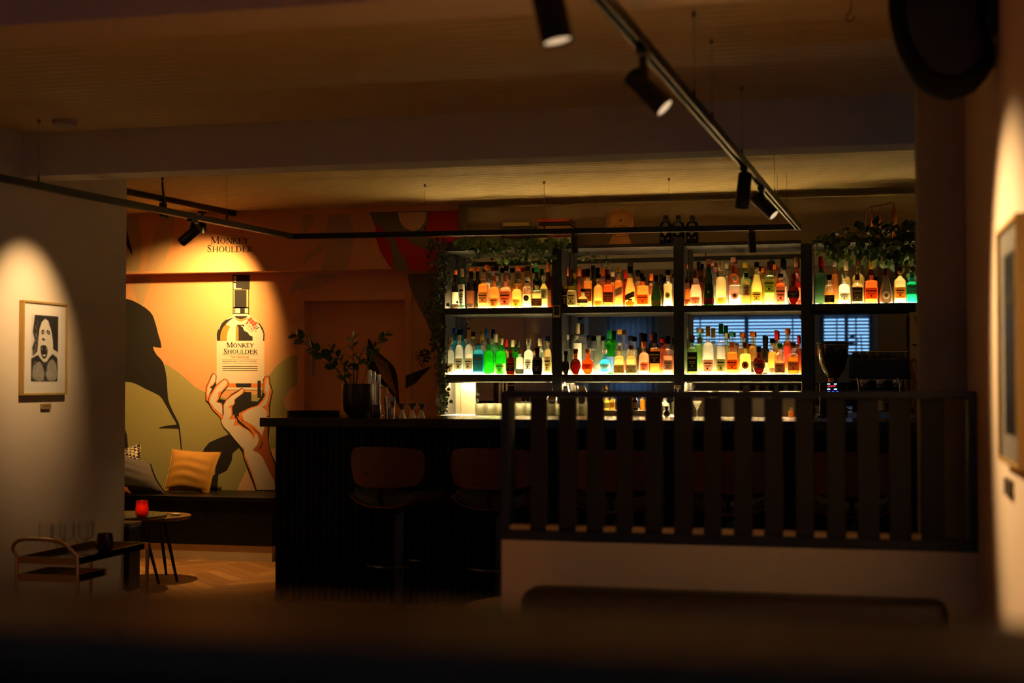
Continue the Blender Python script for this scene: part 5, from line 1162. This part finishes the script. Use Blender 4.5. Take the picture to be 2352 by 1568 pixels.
# ================================================================ LEFT WALL: picture, plaque, bar cart
GOLD = mat('gold picture frame', (.62,.40,.12), .35, .55); MAT_ = mat('passepartout', (.85,.82,.72), .8); PBK = mat('print ink black', (.02,.018,.018), .7); PWH = mat('print paper', (.72,.68,.58), .8)
def side_picture(Xw, sgn, y0, y1, z0, z1, label, name='framed_print', inner=True, mw=(.085,.10)):
    """picture on a wall whose plane is X=Xw; sgn=+1 faces +X"""
    t = thing(name, label, 'picture', (Xw, (y0+y1)/2, z0)); d = sgn*.028; f = .012
    xa_, xb_ = sorted((Xw+sgn*.001, Xw+d))
    for q in ((y0,z0,y1,z0+f),(y0,z1-f,y1,z1),(y0,z0+f,y0+f,z1-f),(y1-f,z0+f,y1,z1-f)): bevel(MB().box((xa_,q[0],q[1]),(xb_,q[2],q[3])).build('frame_bar', GOLD, t), .0015, 1)
    x1, x2 = sorted((Xw+sgn*.014, Xw+sgn*.018)); MB().box((x1,y0+f,z0+f),(x2,y1-f,z1-f)).build('passepartout', MAT_, t)
    mx, mz = mw; a0, a1, b0, b1 = y0+mx, y1-mx, z0+mz, z1-mz; xs = Xw+sgn*.0186
    def q2(u, v, k=0): return (xs+sgn*.0004*k, (a0+(a1-a0)*u) , b1-(b1-b0)*v)
    MB().poly([q2(0,0),q2(1,0),q2(1,1),q2(0,1)]).build('print', PWH if inner else PBK, t)
    x1, x2 = sorted((Xw+sgn*.0235, Xw+sgn*.025))
    gm = glass_like('picture glass', (.97,.97,.97), .98, .012, .03); MB().box((x1,y0+f,z0+f),(x2,y1-f,z1-f)).build('glazing', gm, t)
    return t, q2
pa, pb, pc_, pd = PX(55,690,XL+.028), PX(157,696,XL+.028), PX(157,904,XL+.028), PX(55,910,XL+.028)
t, q = side_picture(XL, 1, pa.y, pb.y, (pc_.z+pd.z)/2, (pa.z+pb.z)/2, 'gold framed black and white print of a roaring gorilla on the left wall', mw=(.088,.075))
def pp(name, polys, m, k, sm=2):
    mb = MB()
    for p in polys: mb.poly([q(u, v, k) for u, v in (smooth_pts(p, sm) if sm else p)])
    mb.build(name, m, t)
# outline coordinates in the print: u right, v down
pp('print_shape', [[(.12,0),(1,0),(1,.55),(.85,.52),(.72,.45),(.72,.22),(.62,.08),(.5,.05),(.38,.1),(.3,.2),(.26,.35),(.22,.55),(.06,.62),(.03,.5),(.12,.38),(.05,.25)]], PBK, 1, 1)
pp('print_shape', [[(0,.66),(.25,.60),(.35,.66),(.5,.70),(.6,.66),(.8,.58),(.97,.64),(1,.8),(.98,1),(.0,1)]], PBK, 1, 1)
pp('print_shape', [[(.3,.45),(.28,.28),(.36,.12),(.5,.07),(.64,.12),(.74,.25),(.80,.42),(.78,.56),(.66,.64),(.56,.70),(.42,.70),(.32,.60)]], PWH, 2, 2)
pp('print_shape', [[(.08,.78),(.3,.70),(.44,.80),(.46,.98),(.2,.99),(.05,.92)],[(.62,.72),(.8,.66),(.95,.78),(.94,.97),(.6,.98),(.58,.85)]], mat('print mid grey', (.30,.28,.24), .8), 2, 2)
pp('print_shape', [[(.36,.23),(.46,.22),(.47,.27),(.38,.29)],[(.56,.22),(.68,.24),(.66,.29),(.57,.27)],[(.38,.36),(.44,.34),(.5,.37),(.46,.39)],[(.33,.48),(.42,.45),(.54,.46),(.60,.52),(.57,.62),(.46,.66),(.36,.60)]], PBK, 3, 2)
pp('print_shape', [[(.41,.245),(.44,.245),(.44,.265),(.41,.265)],[(.60,.25),(.63,.25),(.63,.27),(.60,.27)],[(.38,.49),(.40,.49),(.39,.54)],[(.54,.49),(.56,.50),(.54,.55)],[(.40,.60),(.54,.59),(.5,.62),(.43,.62)]], PWH, 4, 0)
mb1 = MB(); mb2 = MB(); random.seed(4)
for k in range(150):      # engraved hair and bark strokes
    reg = random.random()
    if reg < .55: u, v, a, L_ = random.uniform(.05,.93), random.uniform(.68,.97), random.uniform(.6,2.4), .05
    elif reg < .8: u, v, a, L_ = random.uniform(.02,.22), random.uniform(.02,.6), PI/2+random.uniform(-.2,.2), .07
    else: u, v, a, L_ = random.uniform(.32,.72), random.uniform(.10,.42), random.uniform(.9,2.2), .03
    dx, dy = math.cos(a)*L_, math.sin(a)*L_; wx = .006
    (mb2 if reg >= .8 or k % 3 == 0 else mb1).poly([q(u,v,5),q(u+wx,v,5),q(u+dx+wx*.3,v+dy,5),q(u+dx,v+dy,5)])
mb1.build('hair_lines', PWH, t); mb2.build('hair_lines', PBK, t)
random.seed(11)
p0, p1 = PX(92,940,XL), PX(114,926,XL); t = thing('wall_plaque', 'small brass caption plaque under the gorilla print', 'plaque', (XL,(p0.y+p1.y)/2,p0.z))
bevel(MB().box((XL+.0005,p0.y,p0.z),(XL+.012,p1.y,p1.z)).build('plate', mat('aged brass plate', (.40,.27,.10), .45, .5), t), .0015, 1)
MB().box((XL+.0122,p0.y+.02,p0.z+.015),(XL+.0126,p1.y-.02,p0.z+.019)).build('engraved_line', BLACKM, t)
# picture in the mirror
t, q = side_picture(XL, 1, 1.25, 1.75, 1.45, 2.02, 'white framed sheet on the left wall near the camera', mw=(.06,.06))
# right wall picture
ra_, rb_ = PX(2287,525,XR-.028), PX(2331,498,XR-.028); rc_, rd_ = PX(2331,1074,XR-.028), PX(2287,1056,XR-.028)
t, q = side_picture(XR, -1, rb_.y, ra_.y, (rc_.z+rd_.z)/2, (ra_.z+rb_.z)/2, 'gold framed dark print on the right wall, lit from above', inner=False, mw=(.11,.075))
MB().poly([q(.2,.15,1),q(.75,.1,1),(q(.85,.5,1)),q(.6,.9,1),q(.25,.8,1)]).build('print_shape', mat('print slate', (.05,.06,.08), .6), t)
p0, p1 = PX(2316,1134,XR), PX(2329,1104,XR); t = thing('wall_plaque', 'dark caption plaque under the right wall picture', 'plaque', (XR,(p0.y+p1.y)/2,p0.z))
bevel(MB().box((XR-.012,p1.y,p0.z),(XR-.0005,p0.y,p1.z)).build('plate', mat('dark plate', (.06,.04,.025), .5), t), .0015, 1)
# bar cart
CG = mat('cart gold tube', (.75,.50,.22), .15, 1.0)
yc0, yc1 = 6.25, 6.95; xl, xr = PY(38, 1300, yc0).x, PY(178, 1300, yc0).x; xl = max(xl, XL+.04)
zt_ = PY(110, 1290, yc0).z; zl_ = PY(110, 1330, yc0).z; zh = PY(110, 1238, yc0).z
t = thing('bar_cart', 'gold tube bar cart with two mirrored trays by the left wall', 'bar cart', ((xl+xr)/2, (yc0+yc1)/2, 0))
w2 = xr-xl
def loop(y, zh, nm):
    P_ = [(xl,y,.03),(xl,y,zt_-.02),(xl+.005,y,zt_+.02),(xl-.01,y-.02,zh-.05),(xl+.02,y-.03,zh-.012),(xl+.08,y-.03,zh),(xr-.13,y-.03,zh),(xr-.06,y-.02,zh-.02),(xr-.015,y-.01,zh-.065),(xr,y,zt_-.01),(xr,y,.03)]
    MB().tube([Vector(p) for p in smooth_pts(P_, 3, False)], .0095, 10).build(nm, CG, t, smooth=True)
loop(yc0, zh, 'handle_frame')
for x in (xl, xr): MB().tube([(x,yc1,.03),(x,yc1,zt_+.02)], .0095, 10).build('rear_post', CG, t, smooth=True)
for z, y1_ in ((zt_, yc1), (zl_, yc0+.28)):
    pts = [(xl+.02,yc0+.02),(xr-.02,yc0+.02),(xr-.02,y1_-.02),(xl+.02,y1_-.02)]
    tr = MB().box((xl+.012,yc0+.012,z-.006),(xr-.012,y1_-.012,z)).build('tray', mat('smoky mirror tray', (.3,.22,.14), .12, .8), t)
    for a, b in zip(pts, pts[1:]+pts[:1]): MB().box((min(a[0],b[0])-.010,min(a[1],b[1])-.010,z-.012),(max(a[0],b[0])+.010,max(a[1],b[1])+.010,z+.020) ).build('x', CG, tr) if False else None
    for (a0, b0, a1, b1) in ((xl,yc0+.004,xr,yc0+.010),(xl,y1_-.010,xr,y1_-.004),(xl+.004,yc0+.01,xl+.010,y1_-.01),(xr-.010,yc0+.01,xr-.004,y1_-.01)): MB().box((a0,b0,z-.012),(a1,b1,z+.022)).build('tray_rim', CG, tr)
for x, y in ((xl,yc0),(xr,yc0),(xl,yc1),(xr,yc1)): MB().lathe([(.028,-.012),(.03,-.008),(.03,.008),(.028,.012)], (x,y,.03), 18, M=Matrix.Rotation(PI/2,4,'Y')).build('wheel', BLACKM, t, smooth=True)
c = PY(213, 1256, 6.6); candle((min(c.x, xr-.05), 6.72, zt_+.0005), .09, .045, 'dark candle holder on the bar cart', mat('dark red glass', (.06,.004,.004), .15))
for i, (x, y) in enumerate(((.07,6.4),(.16,6.36),(.25,6.42),(.11,6.52),(.2,6.55))):
    c = (xl+x, y, zt_+.0005); g0 = thing('cart_glass', 'clear glass on the bar cart, %s' % ('front left','front middle','front right','rear left','rear right')[i], 'glass', c, 'glasses on the bar cart')
    MB().lathe([(.03,0),(.004,.004),(.004,.06),(.035,.09),(.038,.15),(.034,.17)], c, 18, caps=False).build('glass_wall', glass_like('thin clear glass', (.97,.97,.96), .97, .01, .12), g0, smooth=True)
# ================================================================ RAILING on the partition wall
RAILM = mat('blue black railing paint', (.007,.012,.020), .45); SLM = mat('dark stained slat', (.006,.004,.002), .6, noise=.3, nscale=6, stretch=(8,8,1))
Yr = 5.06; rx0, rx1 = PY(1150,900,5.0).x, PY(2241,900,5.0).x; rz1 = PY(1600,898,5.0).z; rz0 = .776
t = thing('railing', 'dark wooden slat railing on top of the low partition wall', 'railing', ((rx0+rx1)/2, Yr, rz0))
bevel(MB().box((rx0,5.0,rz1-.024),(rx1,5.10,rz1)).build('top_rail', RAILM, t), .003)
bevel(MB().box((rx0,5.0,rz0),(rx1,5.10,rz0+.035)).build('bottom_rail', RAILM, t), .003)
for a, b in ((1150,1169),(2223,2241)):
    x0, x1 = PY(a,900,5.0).x, PY(b,900,5.0).x; bevel(MB().box((x0,5.001,rz0+.036),(x1,5.099,rz1-.025)).build('end_post', RAILM, t), .002, 1)
sl = [(1217,1255),(1282,1323),(1346,1386),(1414,1452),(1480,1521),(1547,1590),(1615,1656),(1684,1728),(1754,1798),(1825,1869),(1897,1942),(1967,2020),(2040,2093),(2113,2169)]
prev = PY(1172,900,5.02).x
RAIL_LIT = mat('painted light on rail top', (.55,.38,.17), .7)  # tan colour stands in for light on top of the bottom rail
for a, b in sl:
    x0, x1 = PY(a,900,5.02).x, PY(b,900,5.02).x; xm2 = (x0+x1)/2; x0 = xm2-.030*(x1-x0)/.062-.0; x1 = 2*xm2-x0
    bevel(MB().box((x0,5.02,rz0+.036),(x1,5.055,rz1-.025)).build('slat', SLM, t), .002, 1)
    if x0-prev > .02: MB().box((prev+.001,5.012,rz0+.036),(x0-.001,5.075,rz0+.052)).build('painted_rail_light', RAIL_LIT, t)  # lit rail top between the slats, painted as thin tan blocks
    prev = x1
# ================================================================ BENCH BACK IN FRONT, LEDGE
x0, x1 = PY(1190,1380,4.62).x, PY(2182,1400,4.62).x; zt_ = PY(1300,1358,4.62).z
t = thing('sofa', 'long dark upholstered sofa with rounded back before the partition', 'sofa', ((x0+x1)/2, 4.6, 0))
SOF = mat('dark brown leather', (.030,.020,.020), .5, bump=.2, nscale=50)
o = MB().box((x0,4.62,.2),(x1,4.80,zt_)).build('backrest', SOF, t, smooth=True); bevel(o, .055, 4)
for k in range(3):
    a = x0+(x1-x0)*k/3; b = x0+(x1-x0)*(k+1)/3
    bevel(MB().box((a+.003,4.02,.26),(b-.003,4.61,.43)).build('seat_cushion', SOF, t, smooth=True), .035, 3)
bevel(MB().box((x0,4.05,.10),(x1,4.80,.255)).build('base', SOF, t), .01)
for x in (x0+.08, x1-.08):
    for y in (4.1, 4.72): MB().lathe([(.02,0),(.026,.1)], (x,y,0), 12).build('leg', BLACKM, t)
LW = mat('brown ledge wood', (.12,.065,.025), .45, noise=.25, nscale=5, stretch=(1,9,1))
t = thing('booth_ledge', 'wide brown wooden ledge of a booth right in front of the camera', 'ledge', (-.3, .95, 0))
bevel(MB().box((-2.2,.86,1.155),(.392,1.05,1.185)).build('cap_board', LW, t), .006, 3)
for k in range(8):
    a = -2.2+2.592*k/8; b = -2.2+2.592*(k+1)/8
    bevel(MB().box((a+.002,.90,0),(b-.002,1.0,1.154)).build('panel', mat('navy booth panel', (.010,.011,.018), .5), t), .004, 1)
# ================================================================ TRACK LIGHTING
TZ = 2.34; a0 = Vector((-.33, 2.2, TZ)); 
k1 = PZ(1833, 521, TZ); k0 = PZ(672, 543, TZ); e1 = PZ(1388, 0, TZ); e0 = PZ(-6, 408, TZ)
d1 = (e1-k1).normalized(); e1 = e1 + d1*1.0; d0 = (e0-k0).normalized(); e0 = e0+d0*.9
t = thing('lighting_track', 'long black track light rail bent around the room on thin wires', 'track light', tuple((k0+k1)/2))
def rail(p, q, nm='rail', par=t):
    d = (q-p).normalized(); s_ = Vector((-d.y, d.x, 0))*.017; u = Vector((0,0,.018)); mb = MB()
    vs = [x+a*s_+b*u for x in (p, q) for a, b in ((-1,-1),(-.45,-1),(-.45,.2),(.45,.2),(.45,-1),(1,-1),(1,1),(-1,1))]
    fs = [(i, (i+1) % 8, (i+1) % 8+8, i+8) for i in range(8)]+[(7,0,1,2),(2,3,6,7),(3,4,5,6),(15,10,9,8),(15,14,11,10),(14,13,12,11)]
    return mb.add(vs, fs).build(nm, TRACKM, par)
rail(k0, k1); rail(k1+d1*.02, e1); rail(k0+d0*.02, e0)
bevel(MB().box((k0.x-.03,k0.y-.02,TZ-.019),(k0.x+.03,k0.y+.02,TZ+.019)).build('corner_joint', TRACKM, t), .003); bevel(MB().box((k1.x-.03,k1.y-.02,TZ-.019),(k1.x+.02,k1.y+.02,TZ+.019)).build('corner_joint', TRACKM, t), .003)
WIR = mat('steel wire', (.25,.2,.14), .4, .7)
def hang(p):
    w_ = MB().tube([(p.x,p.y,TZ+.02),(p.x,p.y,CEIL-.001)], .0013, 5).build('wire', WIR, t)
    MB().lathe([(.008,0),(.008,.018)], (p.x,p.y,CEIL-.019), 10).build('ceiling_grip', WIR, w_); MB().lathe([(.004,0),(.006,.02),(.003,.04)], (p.x,p.y,TZ+.018), 8).build('rail_grip', TRACKM, w_)
def on(p, q, X=None, Y=None):
    k = (Y-p.y)/(q.y-p.y) if Y is not None else (X-p.x)/(q.x-p.x); return p+(q-p)*k
for Y_ in (5.11, 5.55, 6.48, 7.9): hang(on(k1, e1, Y=Y_))
for X_ in (-2.84, -2.02, -1.19): hang(on(k0, k1, X=X_))
for Y_ in (6.46, 7.6, 8.3): hang(on(k0, e0, Y=Y_))
for px in (1785, 1806):
    p = PY(px, 362, k1.y-.1); MB().tube([(p.x,p.y,TZ+.02),(p.x,p.y,CEIL)], .0013, 5).build('wire', WIR, t)
p, q_ = PY(366, 412, 8.2), PY(375, 470, 8.2); P_ = smooth_pts([(q_.x-.005,q_.y,CEIL),(q_.x-.007,q_.y,CEIL-.08),(q_.x+.0,q_.y,CEIL-.15),(q_.x+.03,q_.y,TZ+.03)], 5, False)
MB().tube(P_, .007, 8).build('feed_cable', BLACK, t)
SG = emis('lamp mouth', (1,.66,.38), .85)
def head(piv, aim, label, L_=.15, r=.034, glow=SG, drop=.05, name='spotlight', grp='track spotlights'):
    """piv: point on the rail; aim: direction the cylinder points"""
    piv = Vector(piv); d = Vector(aim).normalized(); t = thing(name, label, 'spotlight', tuple(piv), grp)
    bevel(MB().box((piv.x-.016,piv.y-.045,piv.z-.036),(piv.x+.016,piv.y+.045,piv.z-.0185)).build('adapter', BLACK, t), .002, 1)
    j = piv-Vector((0,0,drop+.03)); MB().lathe([(.013,-drop*1.1),(.018,-drop*.6),(.012,-drop*.3),(.012,0)], tuple(piv-Vector((0,0,.034))), 14).build('stem', BLACK, t, smooth=True)
    q = d.to_track_quat('Z', 'Y').to_matrix().to_4x4(); c0 = j-Vector((0,0,r*.6))-d*(L_*.35)
    MB().lathe([(r*.9,0),(r,.006),(r,L_),(r*.93,L_),(r*.90,L_-.012),(r*.3,L_-.014)], tuple(c0), 28, M=q, caps=True).build('lamp_body', BLACK, t, smooth=True)
    MB().lathe([(r*.86,L_-.0100),(r*.86,L_-.006)], tuple(c0), 24, M=q).build('lens', glow, t)
    return t
def fromdir(px0, py0, px1, py1, Yp, dy): a = PY(px0, py0, Yp); b = PY(px1, py1, Yp+dy); return b-a
pv = on(k1, e1, Y=3.05); head(pv, (.22,.0,-1), 'large spotlight nearest the camera, hanging straight down', .17, .036, drop=.085)
pv = on(k1, e1, Y=4.15); head(pv, (.62,-.12,-.62), 'spotlight aimed right and down at the right wall picture', .15, .033, drop=.075)
pv = on(k1, e1, Y=6.55); head(pv, (-.10,-.15,-1), 'spotlight turned down, third along the right hand rail', .16, .032, BLACK)
pv = on(k1, e1, Y=7.25); head(pv, (.62,-.25,-.62), 'spotlight near the right rail corner aimed down right', .15, .032)
pv = on(k0, k1, X=PY(1325,545,k1.y).x); head(pv, (0,.04,-1), 'spotlight hanging from the rail before the first shelf pillar', .13, .024, BLACK, drop=.02)
pv = on(k0, k1, X=PY(1727,530,k1.y).x); head(pv, (.06,.2,-1), 'spotlight hanging from the rail before the third shelf bay', .13, .026, BLACK, drop=.03)
pv = PZ(375, 452, CEIL-.02); head(pv, (0,.02,-1), 'downlight on the ceiling track over the low tables', .10, .028, SG, drop=.03)
pv = PZ(443, 497, TZ); head(pv, (-.75,.15,-.5), 'spotlight on the left rail tilted down to the left', .15, .03, BLACK)
head((-2.4,1.2,TZ+.06), (0,.1,-1), 'unseen fill lamp head added over the near seats')  # housing for the added fill lamp, out of view
head((-3.6,1.9,TZ), (-.8,-.2,-.5), 'spotlight aimed at the white framed sheet near the camera')
# ceiling mounted second track
p, q_ = PZ(250, 432, CEIL-.02), PZ(567, 496, CEIL-.02); t = thing('ceiling_track', 'short black track fixed to the ceiling behind the left rail', 'track light', tuple((p+q_)/2)); rail(p, q_, 'rail', t)
bevel(MB().box((q_.x-.02,q_.y-.01,q_.z-.019),(q_.x+.02,q_.y+.012,q_.z+.019)).build('end_cap', TRACKM, t), .002)
pv = PZ(465, 480, CEIL-.02); head(pv, (0,.05,-1), 'spotlight on the ceiling track behind the tilted one', .12, .028, BLACK, drop=.06)
# smoke detector, hook, wall speaker
c = PZ(149, 276, CEIL); t = thing('smoke_detector', 'flat round white smoke detector on the ceiling', 'smoke detector', tuple(c))
MB().lathe([(.045,-.034),(.058,-.028),(.062,-.018),(.056,-.016),(.056,-.013),(.064,-.011),(.064,0)], tuple(c), 32).build('housing', mat('off white plastic', (.5,.45,.36), .6), t, smooth=True)
MB().lathe([(.018,-.037),(.02,-.0345)], tuple(c), 16).build('sensor_cap', mat('off white plastic'), t)
c = PZ(1955, 3, CEIL); t = thing('ceiling_hook', 'small dark metal hook screwed into the ceiling', 'hook', tuple(c)); s = .0011
cz = CEIL-.055
MB().tube([(c.x,c.y,CEIL),(c.x,c.y,CEIL-.022)]+[(c.x-.003+.014*math.sin(a)*1.0, c.y, cz+.0145*math.cos(a)) for a in [(-.2-k*.36) for k in range(14)]], .0022, 8).build('hook', BLACKM, t, smooth=True)
SPY = 4.25; sp_px = [(2052,-60),(2040,10),(2042,40),(2050,80),(2062,115),(2080,150),(2100,185),(2125,208),(2155,221),(2185,226),(2215,218),(2245,203),(2268,178),(2284,150),(2283,118),(2270,90),(2262,70),(2262,-60)]
P_ = [PY(x, y, SPY) for x, y in sp_px]; cc = sum(P_, Vector())/len(P_); t = thing('wall_speaker', 'big rounded black loudspeaker high on the right wall', 'speaker', tuple(cc))
vs = []; fs = []; nP = len(P_); prof = [(-.13,.55),(-.12,.82),(-.08,.96),(0,1),(.06,.97),(.11,.80),(.125,.5)]
for dy, k in prof: vs += [cc+(p-cc)*k+Vector((0,dy,0)) for p in P_]
for j in range(len(prof)-1):
    for i in range(nP): i2 = (i+1) % nP; fs.append((j*nP+i, j*nP+i2, (j+1)*nP+i2, (j+1)*nP+i))
fs += [tuple(range(nP)), tuple((len(prof)-1)*nP+i for i in range(nP))]
MB().add(vs, fs).build('cabinet', mat('black speaker fabric', (.003,.003,.004), .95, spec=.1), t, smooth=True)
gs = [cc+(p-cc)*.7+Vector((0,-.128,0)) for p in P_]; MB().poly(gs, (0,-.004,0)).build('grille', mat('speaker grille', (.006,.006,.007), .6), t)
a, b = PY(2258,78,4.2), PY(2293,-40,4.2); bevel(MB().box((a.x,4.18,a.z),(XR-.001,4.26,b.z)).build('wall_bracket', BLACK, t), .004)
# ================================================================ BEHIND THE CAMERA (seen in the bar mirror): plants by the window, curtain
for i, (x, y, h_) in enumerate(((-.35,-1.9,1.95),(.1,-1.7,2.05),(-2.7,-1.8,1.9))):
    t = thing('tall_houseplant', 'tall leafy houseplant behind the camera, %s' % ('left of the narrow window','right of the narrow window','beside the wide window')[i], 'plant', (x,y,0))
    MB().lathe([(.14,0),(.19,.3),(.19,.34),(.17,.34),(.001,.32)], (x,y,0), 24).build('pot', mat('grey pot', (.12,.11,.1), .6), t, smooth=True)
    lm = leaf_mesh(.2, .1, .3, 'leaf', mat('houseplant leaf', (.05,.16,.03), .45))
    MB().tube([(x,y,.3),(x+.04,y,1.1),(x-.03,y,h_)], .018, 8, .008).build('stem', mat('vine'), t)
    for k in range(26):
        z = .8+(h_-.8)*random.random(); a = random.uniform(0, 6.28); put_leaf(lm, (x+.1*math.cos(a), y+.1*math.sin(a), z), (math.cos(a), math.sin(a), random.uniform(-.3,.5)), random.uniform(-.5,.5), t, random.uniform(.7,1.2))
t = thing('curtain', 'pale grey floor length curtain drawn over the glass door behind the camera', 'curtain', (-3.65, YBACK+.12, 2.5))
vs = []; fs = []
for i in range(61):
    x = -4.06+.85*i/60; yy = YBACK+.12+.03*math.sin(i*.9)
    for dy in (0, .006): vs += [(x,yy+dy,.02),(x,yy+dy,2.5)]
for i in range(60):
    a = 4*i; fs += [(a,a+4,a+5,a+1),(a+2,a+3,a+7,a+6),(a+1,a+5,a+7,a+3),(a,a+2,a+6,a+4)]
MB().add(vs, fs).build('cloth', paper('pale curtain', (.5,.5,.52), .5), t, smooth=True)
MB().tube([(-4.1,YBACK+.12,2.52),(-2.8,YBACK+.12,2.52)], .012, 8).build('rod', BLACK, t)
